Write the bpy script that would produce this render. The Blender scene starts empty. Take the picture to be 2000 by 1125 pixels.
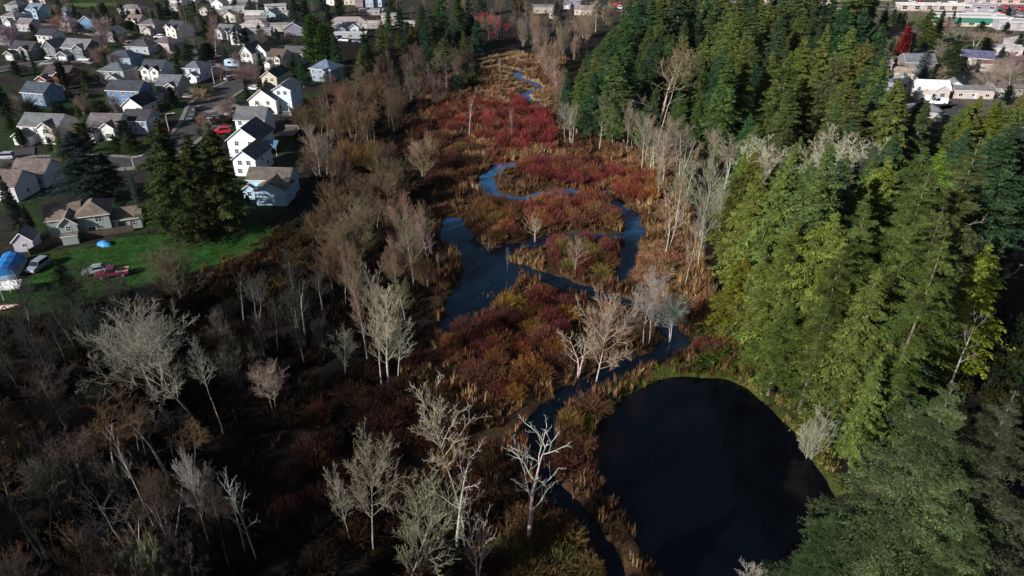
import bpy, math, random
import numpy as np
from mathutils import Vector, Matrix

R = math.radians
# ---------------------------------------------------------------- camera, sky, sun, exposure
scene = bpy.context.scene
H_CAM, PITCH, FPX = 62.0, R(29.9), 1400.0      # metres above the marsh, tilt down, focal length in px of a 2000 px wide frame
cam_data = bpy.data.cameras.new("camera")
cam = bpy.data.objects.new("camera", cam_data)
scene.collection.objects.link(cam)
cam.location = (0, 0, H_CAM)
cam.rotation_euler = (math.pi / 2 - PITCH, 0, 0)
cam_data.sensor_width = 36.0
cam_data.lens = FPX / 2000 * 36
cam_data.clip_start = 0.5
cam_data.clip_end = 8000
scene.camera = cam

SUN_EL = R(24)
SUN_AZ = math.atan2(-0.76, -0.65)
SUN = Vector((math.sin(SUN_AZ) * math.cos(SUN_EL), math.cos(SUN_AZ) * math.cos(SUN_EL), math.sin(SUN_EL)))
world = bpy.data.worlds.new("World")
scene.world = world
world.use_nodes = True
wn = world.node_tree
sky = wn.nodes.new("ShaderNodeTexSky")
sky.sky_type = 'NISHITA'
sky.sun_disc = False
sky.sun_elevation = SUN_EL
sky.sun_rotation = SUN_AZ
wn.links.new(sky.outputs[0], wn.nodes["Background"].inputs[0])
wn.nodes["Background"].inputs[1].default_value = 0.05
sl = bpy.data.lights.new("sun", 'SUN')
sl.energy = 5.0
sl.angle = R(0.5)
sl.color = (1.0, 0.95, 0.88)
so = bpy.data.objects.new("sun", sl)
scene.collection.objects.link(so)
so.rotation_euler = SUN.to_track_quat('Z', 'Y').to_euler()
so.location = (-200, -150, 200)
scene.view_settings.view_transform = 'Standard'
scene.view_settings.look = 'None'
scene.view_settings.gamma = 1
scene.view_settings.exposure = 0.48
scene.cycles.max_bounces = 5
scene.cycles.diffuse_bounces = 2
scene.cycles.transparent_max_bounces = 8
scene.cycles.use_denoising = True

RND = random.Random(7)
NR = np.random.default_rng(7)
COL = scene.collection

# ---------------------------------------------------------------- picture position <-> ground
SP, CP = math.sin(PITCH), math.cos(PITCH)
def G(px, py, z=0.0):
    u, v = (px - 1000) / FPX, -(py - 562.5) / FPX
    dy, dz = CP + v * SP, -SP + v * CP
    t = (z - H_CAM) / dz
    return (t * u, t * dy)
def P(x, y, z=0.0):
    """numpy friendly: the place of a world point in the 2000 px wide frame"""
    zz = z - H_CAM
    depth = y * CP - zz * SP
    up = y * SP + zz * CP
    depth = np.maximum(depth, 1e-3)
    return 1000 + FPX * x / depth, 562.5 - FPX * up / depth
def height_for(bx, by, ty):
    x, y = G(bx, by)
    v = -(ty - 562.5) / FPX
    k = (-SP + v * CP) / (CP + v * SP)
    return H_CAM + y * k
def mpp(px, py):
    """metres per px at the ground"""
    x, y = G(px, py)
    return (y * CP + H_CAM * SP) / FPX

# ---------------------------------------------------------------- small maths
_tab = np.random.default_rng(3).random((256, 256))
def vnoise(x, y, s):
    x, y = np.asarray(x, float) / s + 1000, np.asarray(y, float) / s + 1000
    xi, yi = np.floor(x).astype(int), np.floor(y).astype(int)
    fx, fy = x - xi, y - yi
    fx, fy = fx * fx * (3 - 2 * fx), fy * fy * (3 - 2 * fy)
    g = lambda a, b: _tab[a % 256, b % 256]
    return (g(xi, yi) * (1 - fx) + g(xi + 1, yi) * fx) * (1 - fy) + (g(xi, yi + 1) * (1 - fx) + g(xi + 1, yi + 1) * fx) * fy
def inpoly(px, py, poly):
    px, py = np.asarray(px, float), np.asarray(py, float)
    r = np.zeros(px.shape, bool)
    n = len(poly)
    for i in range(n):
        x0, y0 = poly[i]; x1, y1 = poly[(i + 1) % n]
        if y0 == y1: continue
        c = ((y0 > py) != (y1 > py)) & (px < (x1 - x0) * (py - y0) / (y1 - y0) + x0)
        r ^= c
    return r
def seg_dist(x, y, a, b, ra, rb):
    ax, ay = a; bx, by = b
    dx, dy = bx - ax, by - ay
    t = np.clip(((x - ax) * dx + (y - ay) * dy) / (dx * dx + dy * dy + 1e-9), 0, 1)
    return np.hypot(x - ax - t * dx, y - ay - t * dy) - (ra + (rb - ra) * t)
def stroke(x, y, pts):
    """pts: (px, py, radius in m); distance to the swept stroke"""
    g = [(*G(p[0], p[1]), p[2] * .85) for p in pts]
    d = np.full(np.shape(x), 1e9)
    for a, b in zip(g, g[1:]):
        d = np.minimum(d, seg_dist(x, y, a[:2], b[:2], a[2], b[2]))
    return d
def poly_sd(x, y, poly):
    g = [G(*p) for p in poly]
    d = np.full(np.shape(x), 1e9)
    for i in range(len(g)):
        d = np.minimum(d, seg_dist(x, y, g[i], g[(i + 1) % len(g)], 0, 0))
    return np.where(inpoly(x, y, g), -d, d)

STREAMS = [
    [(1008, 318, 1.2), (975, 324, 1.8), (950, 342, 2.2), (950, 362, 2.3), (972, 380, 2.2), (1010, 389, 2.0), (1050, 379, 1.7), (1110, 372, 1.5), (1165, 380, 1.6), (1205, 398, 1.8), (1236, 428, 2.2), (1236, 458, 2.4), (1190, 462, 1.7), (1130, 458, 1.6), (1065, 466, 1.6), (1010, 478, 1.8), (965, 492, 3)],
    [(885, 432, 2.6), (895, 465, 3), (925, 490, 3.4), (950, 525, 4.6), (930, 560, 5), (905, 600, 4.2), (890, 625, 2.5)],
    [(960, 560, 4), (985, 545, 3)],
    [(975, 512, 2.2), (1030, 528, 1.5), (1085, 545, 1.5), (1140, 560, 1.4), (1195, 578, 1.4), (1245, 595, 1.6), (1300, 625, 1.8), (1325, 660, 1.8), (1290, 690, 1.6), (1230, 705, 1.8), (1180, 735, 2.0), (1120, 762, 1.9), (1070, 790, 1.5), (1052, 840, 1.4), (1058, 900, 1.5), (1090, 960, 1.3), (1135, 1005, 1.2), (1175, 1050, 1.3), (1205, 1110, 1.5), (1230, 1200, 1.8)],
    [(1236, 440, 2), (1232, 490, 1.8), (1212, 545, 0.8)],
    [(990, 130, 1.2), (1016, 140, 1.6), (1010, 150, 1.7), (1040, 160, 1.8), (1058, 172, 1.6), (1020, 182, 2), (1030, 195, 2.2), (1060, 206, 1.5)],
]
POND = [(1163, 900), (1164, 850), (1178, 816), (1208, 784), (1248, 757), (1290, 740), (1332, 732), (1380, 732), (1425, 740), (1462, 758), (1502, 792), (1546, 838), (1585, 890), (1612, 935), (1634, 980), (1650, 1030), (1700, 1180), (1640, 1400), (1420, 1500), (1320, 1300), (1290, 1130), (1235, 1030), (1190, 950)]
def wet_sd(x, y):
    j = (vnoise(x, y, 3.0) - .5) * 1.6 + (vnoise(x, y, 1.2) - .5) * .7
    s = np.full(np.shape(x), 1e9)
    for st in STREAMS: s = np.minimum(s, stroke(x, y, st))
    p = poly_sd(x, y, POND)
    return s + j, p + j * .35
def ground_z(x, y):
    x, y = np.asarray(x, float), np.asarray(y, float)
    s, p = wet_sd(x, y)
    d = np.minimum(s, p)
    k = np.clip((1.0 - d) / 2.2, 0, 1)
    k = k * k * (3 - 2 * k)
    return (vnoise(x, y, 9) - .5) * .3 + (vnoise(x, y, 2.5) - .5) * .12 - 1.25 * k
def gz(x, y): return float(ground_z(np.array([x]), np.array([y]))[0])

# ---------------------------------------------------------------- meshes
def make_mesh(name, V, groups, mats, tint=None, smooth=False, mat_idx=None):
    """V (n,3); groups: list of (m,k) index arrays"""
    me = bpy.data.meshes.new(name)
    V = np.asarray(V, np.float32)
    groups = [np.asarray(g, np.int32) for g in groups if len(g)]
    me.vertices.add(len(V)); me.vertices.foreach_set("co", V.ravel())
    loops = np.concatenate([g.ravel() for g in groups])
    sizes = np.concatenate([np.full(len(g), g.shape[1], np.int32) for g in groups])
    starts = np.concatenate([[0], np.cumsum(sizes)[:-1]]).astype(np.int32)
    me.loops.add(len(loops)); me.loops.foreach_set("vertex_index", loops)
    me.polygons.add(len(sizes)); me.polygons.foreach_set("loop_start", starts)
    try: me.polygons.foreach_set("loop_total", sizes)
    except Exception: pass
    if mat_idx is not None: me.polygons.foreach_set("material_index", np.asarray(mat_idx, np.int32))
    if smooth: me.polygons.foreach_set("use_smooth", np.ones(len(sizes), bool))
    me.update(calc_edges=True)
    for m in (mats if isinstance(mats, (list, tuple)) else [mats]): me.materials.append(m)
    if tint is not None:
        a = me.color_attributes.new("tint", 'FLOAT_COLOR', 'POINT')
        t = np.ones((len(V), 4), np.float32)
        tint = np.asarray(tint, np.float32)
        if tint.ndim == 1: t[:, :3] = tint[:, None]
        else: t[:, :3] = tint
        a.data.foreach_set("color", t.ravel())
    return me

class MB:
    """collects polygons with a material slot each; becomes ONE mesh"""
    def __init__(s): s.v, s.f, s.m = [], [], []
    def poly(s, pts, m=0):
        b = len(s.v); s.v += [tuple(p) for p in pts]; s.f.append(list(range(b, b + len(pts)))); s.m.append(m)
    def solid(s, pts, faces, m=0, ms=None):
        b = len(s.v); s.v += [tuple(p) for p in pts]
        for i, f in enumerate(faces): s.f.append([b + k for k in f]); s.m.append(ms[i] if ms else m)
    def box(s, x0, y0, z0, x1, y1, z1, m=0):
        p = [(x0, y0, z0), (x1, y0, z0), (x1, y1, z0), (x0, y1, z0), (x0, y0, z1), (x1, y0, z1), (x1, y1, z1), (x0, y1, z1)]
        s.solid(p, [(0, 3, 2, 1), (4, 5, 6, 7), (0, 1, 5, 4), (1, 2, 6, 5), (2, 3, 7, 6), (3, 0, 4, 7)], m)
    def prism(s, prof, x0, x1, m=0, axis='x'):
        """closed profile of (a, z) pairs swept along an axis"""
        n = len(prof)
        f = (lambda t, a, z: (t, a, z)) if axis == 'x' else (lambda t, a, z: (a, t, z))
        p = [f(x0, a, z) for a, z in prof] + [f(x1, a, z) for a, z in prof]
        fs = [tuple(range(n)), tuple(range(2 * n - 1, n - 1, -1))] + [(i, i + n, (i + 1) % n + n, (i + 1) % n) for i in range(n)]
        s.solid(p, fs, m)
    def tube(s, pts, rs, n=6, m=0):
        b = len(s.v); k = len(pts)
        up = Vector((0, 0, 1))
        for i, p in enumerate(pts):
            p = Vector(p)
            d = (Vector(pts[min(i + 1, k - 1)]) - Vector(pts[max(i - 1, 0)])).normalized()
            a = d.cross(up if abs(d.z) < .95 else Vector((1, 0, 0))).normalized(); c = d.cross(a)
            r = rs[i] if isinstance(rs, (list, tuple)) else rs
            for j in range(n):
                t = 2 * math.pi * j / n
                s.v.append(tuple(p + a * (r * math.cos(t)) + c * (r * math.sin(t))))
        for i in range(k - 1):
            for j in range(n):
                s.f.append([b + i * n + j, b + i * n + (j + 1) % n, b + (i + 1) * n + (j + 1) % n, b + (i + 1) * n + j]); s.m.append(m)
        s.f.append([b + j for j in range(n)][::-1]); s.m.append(m)
        s.f.append([b + (k - 1) * n + j for j in range(n)]); s.m.append(m)
    def mesh(s, name, mats, bevel=0):
        me = bpy.data.meshes.new(name)
        me.from_pydata(s.v, [], s.f)
        for m in (mats if isinstance(mats, (list, tuple)) else [mats]): me.materials.append(m)
        me.polygons.foreach_set("material_index", s.m)
        me.update()
        import bmesh
        bm = bmesh.new(); bm.from_mesh(me)
        bmesh.ops.recalc_face_normals(bm, faces=bm.faces)
        if bevel:
            bmesh.ops.remove_doubles(bm, verts=bm.verts, dist=1e-4)
            bmesh.ops.bevel(bm, geom=bm.edges[:], offset=bevel, segments=2, profile=.5, affect='EDGES', clamp_overlap=True)
        bm.to_mesh(me); bm.free()
        return me

LABELS = []          # (object, base label, group)
def ob(name, me, parent=None, color=None, loc=None, rotz=None):
    o = bpy.data.objects.new(name, me); COL.objects.link(o)
    if parent is not None: o.parent = parent
    if color is not None: o.color = (*color, 1)
    if loc is not None: o.location = loc
    if rotz is not None: o.rotation_euler.z = rotz
    return o
def tag(o, label, cat, group=None):
    o['category'] = cat; o['label'] = label
    if group: o['group'] = group
    LABELS.append([o, label, group])
    return o
def thing(name, label, cat, loc=(0, 0, 0), rotz=0, group=None):
    o = bpy.data.objects.new(name, None); COL.objects.link(o)
    o.empty_display_size = .5
    o.location = loc; o.rotation_euler.z = rotz
    return tag(o, label, cat, group)
def struct(name, me, kind='structure'):
    o = ob(name, me); o['kind'] = kind
    return o

# ---------------------------------------------------------------- materials
def nt(name):
    m = bpy.data.materials.new(name); m.use_nodes = True
    t = m.node_tree; b = t.nodes["Principled BSDF"]
    return m, t, b
def node(t, typ, **kw):
    n = t.nodes.new(typ)
    for k, v in kw.items():
        if k in n.inputs: n.inputs[k].default_value = v
        else: setattr(n, k, v)
    return n
def ramp_val(t, fac, lo, hi, a=.3, b=.7):
    r = node(t, "ShaderNodeMapRange"); r.inputs[1].default_value = a; r.inputs[2].default_value = b
    r.inputs[3].default_value = lo; r.inputs[4].default_value = hi
    t.links.new(fac, r.inputs[0]); return r.outputs[0]
def mul_color(t, c, f):
    mx = node(t, "ShaderNodeVectorMath", operation='SCALE')
    t.links.new(c, mx.inputs[0]); t.links.new(f, mx.inputs['Scale']); return mx.outputs[0]
def noise_of(t, scale, coord='Object', detail=3, rough=.6):
    tc = node(t, "ShaderNodeTexCoord"); n = node(t, "ShaderNodeTexNoise")
    n.inputs['Scale'].default_value = scale; n.inputs['Detail'].default_value = detail; n.inputs['Roughness'].default_value = rough
    t.links.new(tc.outputs[coord], n.inputs['Vector']); return n.outputs[0]
def leafy(name, transl=.2, nscale=.6, spread=(.65, 1.35), hue=.03):
    """surface whose own colour comes from the object's colour, the leaf's own tint and a slow noise"""
    m = bpy.data.materials.new(name); m.use_nodes = True; t = m.node_tree
    t.nodes.remove(t.nodes["Principled BSDF"]); out = t.nodes["Material Output"]
    oi = node(t, "ShaderNodeObjectInfo")
    at = node(t, "ShaderNodeAttribute", attribute_name="tint")
    mu = node(t, "ShaderNodeMix", data_type='RGBA', blend_type='MULTIPLY'); mu.inputs[0].default_value = 1
    t.links.new(oi.outputs['Color'], mu.inputs[6]); t.links.new(at.outputs['Color'], mu.inputs[7])
    nz = noise_of(t, nscale)
    c = mul_color(t, mu.outputs[2], ramp_val(t, nz, *spread))
    hs = node(t, "ShaderNodeHueSaturation")
    t.links.new(c, hs.inputs['Color'])
    t.links.new(ramp_val(t, oi.outputs['Random'], .5 - hue, .5 + hue, 0, 1), hs.inputs['Hue'])
    c = hs.outputs[0]
    d = node(t, "ShaderNodeBsdfDiffuse"); t.links.new(c, d.inputs[0])
    if transl:
        tr = node(t, "ShaderNodeBsdfTranslucent"); t.links.new(c, tr.inputs[0])
        mx = node(t, "ShaderNodeMixShader"); mx.inputs[0].default_value = transl
        t.links.new(d.outputs[0], mx.inputs[1]); t.links.new(tr.outputs[0], mx.inputs[2])
        t.links.new(mx.outputs[0], out.inputs[0])
    else: t.links.new(d.outputs[0], out.inputs[0])
    return m
def plain(name, col, rough=.7, metal=0, nscale=3, spread=(.8, 1.15), use_obj=False, spec=.3, bump=0):
    m, t, b = nt(name)
    nz = noise_of(t, nscale)
    if use_obj: src = node(t, "ShaderNodeObjectInfo").outputs['Color']
    else:
        rgb = node(t, "ShaderNodeRGB"); rgb.outputs[0].default_value = (*col, 1); src = rgb.outputs[0]
    t.links.new(mul_color(t, src, ramp_val(t, nz, *spread)), b.inputs['Base Color'])
    b.inputs['Roughness'].default_value = rough; b.inputs['Metallic'].default_value = metal
    b.inputs['Specular IOR Level'].default_value = spec
    if bump:
        bp = node(t, "ShaderNodeBump"); bp.inputs['Strength'].default_value = bump
        t.links.new(nz, bp.inputs['Height']); t.links.new(bp.outputs[0], b.inputs['Normal'])
    return m
M = {}
M['leaf'] = leafy("needles", transl=.3, hue=.012)
M['twig'] = leafy("twigs", transl=0, nscale=.5, spread=(.7, 1.25), hue=.008)
M['stem'] = leafy("shrub_stems", transl=.1, nscale=.35, spread=(.6, 1.35), hue=.02)
M['reed'] = leafy("reeds", transl=.2, nscale=.12, spread=(.6, 1.4), hue=.0)
M['bark'] = plain("bark", (.2, .17, .14), .9, nscale=1.5, spread=(.5, 1.4), use_obj=True, bump=.4)
def m_roof():
    m, t, b = nt("shingles")
    oi = node(t, "ShaderNodeObjectInfo"); tc = node(t, "ShaderNodeTexCoord")
    br = node(t, "ShaderNodeTexBrick"); br.inputs['Scale'].default_value = 1.0
    br.inputs['Brick Width'].default_value = .9; br.inputs['Row Height'].default_value = .3; br.inputs['Mortar Size'].default_value = .02
    br.inputs['Color1'].default_value = (.8, .8, .8, 1); br.inputs['Color2'].default_value = (1.15, 1.15, 1.15, 1); br.inputs['Mortar'].default_value = (.55, .55, .55, 1)
    t.links.new(tc.outputs['Object'], br.inputs['Vector'])
    mu = node(t, "ShaderNodeMix", data_type='RGBA', blend_type='MULTIPLY'); mu.inputs[0].default_value = 1
    t.links.new(oi.outputs['Color'], mu.inputs[6]); t.links.new(br.outputs[0], mu.inputs[7])
    nz = noise_of(t, .5, detail=4)
    t.links.new(mul_color(t, mu.outputs[2], ramp_val(t, nz, .7, 1.3)), b.inputs['Base Color'])
    b.inputs['Roughness'].default_value = .85; b.inputs['Specular IOR Level'].default_value = .2
    return m
M['roof'] = m_roof()
def m_siding():
    m, t, b = nt("siding")
    oi = node(t, "ShaderNodeObjectInfo"); tc = node(t, "ShaderNodeTexCoord")
    w = node(t, "ShaderNodeTexWave", wave_type='BANDS', bands_direction='Z', wave_profile='SAW'); w.inputs['Scale'].default_value = 1.6
    t.links.new(tc.outputs['Object'], w.inputs['Vector'])
    a = ramp_val(t, w.outputs[1], .9, 1.03, 0, .3)
    nz = ramp_val(t, noise_of(t, .7, detail=4), .85, 1.08)
    mm = node(t, "ShaderNodeMath", operation='MULTIPLY'); t.links.new(a, mm.inputs[0]); t.links.new(nz, mm.inputs[1])
    t.links.new(mul_color(t, oi.outputs['Color'], mm.outputs[0]), b.inputs['Base Color'])
    b.inputs['Roughness'].default_value = .7; b.inputs['Specular IOR Level'].default_value = .2
    return m
M['wall'] = m_siding()
M['trim'] = plain("white_trim", (.72, .72, .72), .6, nscale=1)
M['glass'] = plain("window_glass", (.012, .016, .022), .08, spec=.6)
M['glass'].node_tree.nodes["Principled BSDF"].inputs['Roughness'].default_value = .12
M['paint'] = plain("painted", (.5, .5, .5), .5, use_obj=True, nscale=1.2, spread=(.85, 1.08))
M['carpaint'] = plain("car_paint", (.5, .5, .5), .28, use_obj=True, nscale=1.2, spread=(.92, 1.05), spec=.5)
M['rubber'] = plain("rubber", (.015, .015, .016), .8)
M['metal'] = plain("galvanised_metal", (.55, .55, .56), .45, metal=.3)
M['wood'] = plain("weathered_wood", (.11, .085, .065), .85, nscale=2, spread=(.6, 1.3))
M['asphalt'] = plain("asphalt", (.052, .05, .055), .9, nscale=.4, spread=(.7, 1.35))
M['concrete'] = plain("concrete", (.2, .19, .18), .9, nscale=.5, spread=(.7, 1.2))
M['line'] = plain("road_paint", (.6, .6, .58), .8)
M['lamp'] = plain("headlight", (.7, .72, .75), .15)
M['tarp'] = plain("tarpaulin", (.05, .25, .6), .5, use_obj=True, nscale=2.2, spread=(.75, 1.2), bump=.5)
def m_water(name, col, rough, bump):
    m, t, b = nt(name)
    nz = noise_of(t, .25, detail=4)
    at = node(t, "ShaderNodeAttribute", attribute_name="tint")
    mu = node(t, "ShaderNodeMix", data_type='RGBA', blend_type='MULTIPLY'); mu.inputs[0].default_value = 1
    mu.inputs[6].default_value = (*col, 1); t.links.new(at.outputs['Color'], mu.inputs[7])
    t.links.new(mul_color(t, mu.outputs[2], ramp_val(t, nz, .5, 1.4)), b.inputs['Base Color'])
    b.inputs['Roughness'].default_value = rough; b.inputs['IOR'].default_value = 1.33
    n2 = noise_of(t, 2.5, detail=3)
    bp = node(t, "ShaderNodeBump"); bp.inputs['Strength'].default_value = bump; bp.inputs['Distance'].default_value = .05
    t.links.new(n2, bp.inputs['Height']); t.links.new(bp.outputs[0], b.inputs['Normal'])
    return m
M['pond'] = m_water("pond_water", (.0015, .0022, .0045), .12, .12)
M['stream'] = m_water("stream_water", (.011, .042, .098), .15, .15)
def m_ground():
    m, t, b = nt("ground")
    at = node(t, "ShaderNodeAttribute", attribute_name="tint")
    f1 = ramp_val(t, noise_of(t, .35, detail=6, rough=.7), .45, 1.55)
    f2 = ramp_val(t, noise_of(t, 3.0, detail=4, rough=.7), .55, 1.45)
    mm = node(t, "ShaderNodeMath", operation='MULTIPLY'); t.links.new(f1, mm.inputs[0]); t.links.new(f2, mm.inputs[1])
    t.links.new(mul_color(t, at.outputs['Color'], mm.outputs[0]), b.inputs['Base Color'])
    b.inputs['Roughness'].default_value = .95; b.inputs['Specular IOR Level'].default_value = .1
    bp = node(t, "ShaderNodeBump"); bp.inputs['Strength'].default_value = .6; bp.inputs['Distance'].default_value = .2
    t.links.new(f2, bp.inputs['Height']); t.links.new(bp.outputs[0], b.inputs['Normal'])
    return m
M['ground'] = m_ground()

# ---------------------------------------------------------------- air
def haze():
    m = bpy.data.materials.new("haze"); m.use_nodes = True; t = m.node_tree; t.nodes.clear()
    out = t.nodes.new("ShaderNodeOutputMaterial"); v = t.nodes.new("ShaderNodeVolumePrincipled")
    v.inputs['Color'].default_value = (.75, .78, .97, 1); v.inputs['Density'].default_value = HAZE; v.inputs['Anisotropy'].default_value = .25
    t.links.new(v.outputs[0], out.inputs['Volume'])
    mb = MB(); mb.box(-3200, -620, -4, 3200, 5200, 66)
    o = ob("haze", mb.mesh("haze", m)); o['kind'] = 'stuff'
HAZE = .000022
haze()
# ---------------------------------------------------------------- ground
GRASS = [(95, 492), (180, 476), (270, 458), (330, 458), (390, 448), (430, 442), (500, 434), (542, 450), (530, 475), (480, 500), (400, 520), (330, 555), (250, 575), (150, 595), (60, 615), (-60, 640), (-60, 590), (60, 548), (92, 520)]
TOWN_L = [(-400, -120), (640, -120), (700, 60), (600, 90), (655, 165), (580, 230), (590, 300), (570, 410), (500, 432), (270, 458), (100, 488), (92, 520), (0, 560), (-400, 700)]
TOWN_R = [(1690, -60), (2400, -60), (2400, 330), (2000, 215), (1850, 235), (1790, 250), (1690, 200)]
MEADOW = [(940, 115), (1000, 95), (1050, 110), (1075, 200), (1050, 225), (960, 215), (930, 190)]
MARSH_RED = [(830, 215), (960, 175), (1080, 215), (1090, 290), (1200, 310), (1300, 330), (1300, 395), (1200, 370), (1000, 340), (900, 290)]
MARSH = [(800, 180), (930, 130), (1080, 100), (1110, 260), (1330, 300), (1340, 430), (1400, 560), (1460, 640), (1460, 700), (1400, 735), (1290, 735), (1180, 790), (1160, 880), (1200, 960), (1330, 1130), (1350, 1250), (950, 1250), (900, 1000), (820, 850), (770, 740), (850, 650), (840, 400), (850, 300)]
SHORE = [(1130, 860), (1140, 800), (1180, 748), (1260, 712), (1340, 700), (1440, 708), (1530, 770), (1610, 860), (1670, 960), (1640, 1000), (1580, 910), (1500, 810), (1400, 760), (1300, 755), (1230, 800), (1180, 900)]
RBANK = [(1170, 295), (1330, 300), (1350, 440), (1400, 560), (1380, 600), (1250, 570), (1240, 480), (1290, 430), (1210, 380)]
SALMON = [(1370, 600), (1420, 585), (1480, 620), (1480, 670), (1400, 660)]
LOTS = [(1930, -60), (2400, -60), (2400, 45), (2000, 40), (1880, 35), (1840, 10)]
def ground_color(x, y):
    px, py = P(x, y, 0 * x)
    near = (y * CP + H_CAM * SP) > 5
    jx = (vnoise(x, y, 4) - .5) * 5 + (vnoise(x, y, 1.3) - .5) * 2
    jy = (vnoise(x + 50, y + 9, 4) - .5) * 4 + (vnoise(x + 9, y, 1.3) - .5) * 2
    qx, qy = P(x + jx, y + jy, 0 * x)
    c = np.zeros((len(x), 3)); c[:] = (.014, .011, .009)  # near-black floor colour carries shade that the trees alone do not cast
    def put(poly, col, k=1.0):
        m = inpoly(qx, qy, poly) & near
        c[m] = np.array(col) * k
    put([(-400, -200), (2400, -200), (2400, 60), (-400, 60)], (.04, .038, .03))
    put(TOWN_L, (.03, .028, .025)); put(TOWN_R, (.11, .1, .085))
    put(MARSH, (.05, .03, .017)); put(MARSH_RED, (.09, .035, .022))
    put(RBANK, (.15, .095, .045)); put(MEADOW, (.24, .17, .09)); put(SALMON, (.18, .085, .04))
    put(SHORE, (.05, .06, .014)); put(LOTS, (.16, .15, .17))
    put([(100, 8), (230, 5), (235, 14), (100, 16)], (.09, .13, .04))
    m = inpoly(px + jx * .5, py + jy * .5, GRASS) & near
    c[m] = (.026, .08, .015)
    m2 = m & (vnoise(x + 31, y, 5) + vnoise(x, y, 1.7) * .5 > .95)
    c[m2] = (.04, .06, .018)
    # lawn patches between the houses
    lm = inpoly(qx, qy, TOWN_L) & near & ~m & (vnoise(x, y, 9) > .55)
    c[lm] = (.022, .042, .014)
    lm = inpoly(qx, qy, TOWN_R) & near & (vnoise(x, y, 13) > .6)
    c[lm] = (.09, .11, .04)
    return c
def axis(lo, f0, f1, hi, step, grow=1.18):
    a = list(np.arange(f0, f1 + .01, step)); s = step; v = f1
    while v < hi: s *= grow; v += s; a.append(v)
    s = step; v = f0
    while v > lo: s *= grow; v -= s; a.insert(0, v)
    return np.array(a)
gx, gy = axis(-3000, -75, 75, 3000, .7, 1.09), axis(-500, 42, 260, 5000, .7, 1.03)
XX, YY = np.meshgrid(gx, gy)
xf, yf = XX.ravel(), YY.ravel()
zf = ground_z(xf, yf)
nx, ny = len(gx), len(gy)
idx = np.arange(nx * ny).reshape(ny, nx)
Q = np.stack([idx[:-1, :-1].ravel(), idx[:-1, 1:].ravel(), idx[1:, 1:].ravel(), idx[1:, :-1].ravel()], 1)
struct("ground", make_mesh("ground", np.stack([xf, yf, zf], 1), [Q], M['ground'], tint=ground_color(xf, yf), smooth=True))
sd_s, sd_p = wet_sd(xf, yf)
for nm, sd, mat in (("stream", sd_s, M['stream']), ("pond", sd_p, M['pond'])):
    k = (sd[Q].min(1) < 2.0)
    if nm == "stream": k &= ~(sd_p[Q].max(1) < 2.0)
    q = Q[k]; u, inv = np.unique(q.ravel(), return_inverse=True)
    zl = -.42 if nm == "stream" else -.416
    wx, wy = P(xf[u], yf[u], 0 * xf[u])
    sun_tint = .22 + 1.9 * np.clip((470 - wy) / 60, 0, 1) + .1 * np.clip((wx - 960) / 60, 0, 1) * np.clip((700 - wy) / 60, 0, 1) - .14 * np.clip((wy - 660) / 60, 0, 1)  # tint paints the sunlit upper loops brighter, the shaded pool and lower channel darker
    struct(nm, make_mesh(nm, np.stack([xf[u], yf[u], np.full(len(u), zl)], 1), [inv.reshape(-1, 4)], mat, smooth=True, tint=sun_tint if nm == "stream" else np.ones(len(u))))

def ribbon(name, pts, mat, z=.2, seg=6):
    """a road sheet along picture points (px, py, half width in m), laid just over the ground"""
    g = [(*G(p[0], p[1]), p[2]) for p in pts]; L = []
    for i in range(len(g) - 1):
        for k in range(seg):
            t = k / seg
            p0 = g[max(i - 1, 0)]; p1 = g[i]; p2 = g[i + 1]; p3 = g[min(i + 2, len(g) - 1)]
            L.append([.5 * ((2 * p1[j]) + (-p0[j] + p2[j]) * t + (2 * p0[j] - 5 * p1[j] + 4 * p2[j] - p3[j]) * t * t + (-p0[j] + 3 * p1[j] - 3 * p2[j] + p3[j]) * t ** 3) for j in range(3)])
    L.append(list(g[-1]))
    return L
def lay(name, pts, mat, z=.22, curb=None):
    L = ribbon(name, pts, mat)
    mb = MB(); A, B = [], []
    for i, p in enumerate(L):
        a = L[max(i - 1, 0)]; b = L[min(i + 1, len(L) - 1)]
        d = Vector((b[0] - a[0], b[1] - a[1])).normalized(); n = Vector((-d.y, d.x))
        A.append((p[0] + n.x * p[2], p[1] + n.y * p[2])); B.append((p[0] - n.x * p[2], p[1] - n.y * p[2]))
    for i in range(len(L) - 1):
        mb.solid([(*A[i], z), (*B[i], z), (*B[i + 1], z), (*A[i + 1], z)], [(0, 1, 2, 3)])
    me = mb.mesh(name, mat)
    struct(name, me)
    if curb:
        mb = MB()
        for S_, sg in ((A, 1), (B, -1)):
            for i in range(len(S_) - 1):
                a, b = Vector(S_[i]), Vector(S_[i + 1]); d = (b - a)
                if d.length < .01: continue
                n = Vector((-d.y, d.x)).normalized() * sg
                o = n * curb
                mb.solid([(a.x, a.y, z - .3), (b.x, b.y, z - .3), (b.x, b.y, z + .13), (a.x, a.y, z + .13), (a.x + o.x, a.y + o.y, z - .3), (b.x + o.x, b.y + o.y, z - .3), (b.x + o.x, b.y + o.y, z + .13), (a.x + o.x, a.y + o.y, z + .13)], [(0, 1, 2, 3), (3, 2, 6, 7), (7, 6, 5, 4)])
        struct("pavement", mb.mesh("pavement", M['concrete']))
lay("road", [(-60, 330, 3.6), (60, 318, 3.6), (180, 316, 3.6), (270, 318, 3.6), (330, 295, 3.8), (385, 245, 4.5), (405, 205, 4.8), (440, 178, 5.2), (478, 158, 5.0), (478, 140, 4.0), (430, 118, 3.2), (350, 100, 3), (240, 72, 3)], M['asphalt'], .226, 1.2)
lay("road", [(-60, 150, 3.2), (40, 130, 3.2), (110, 122, 3.4), (170, 116, 3.4), (200, 122, 3)], M['asphalt'], .232, 1.0)
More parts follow.
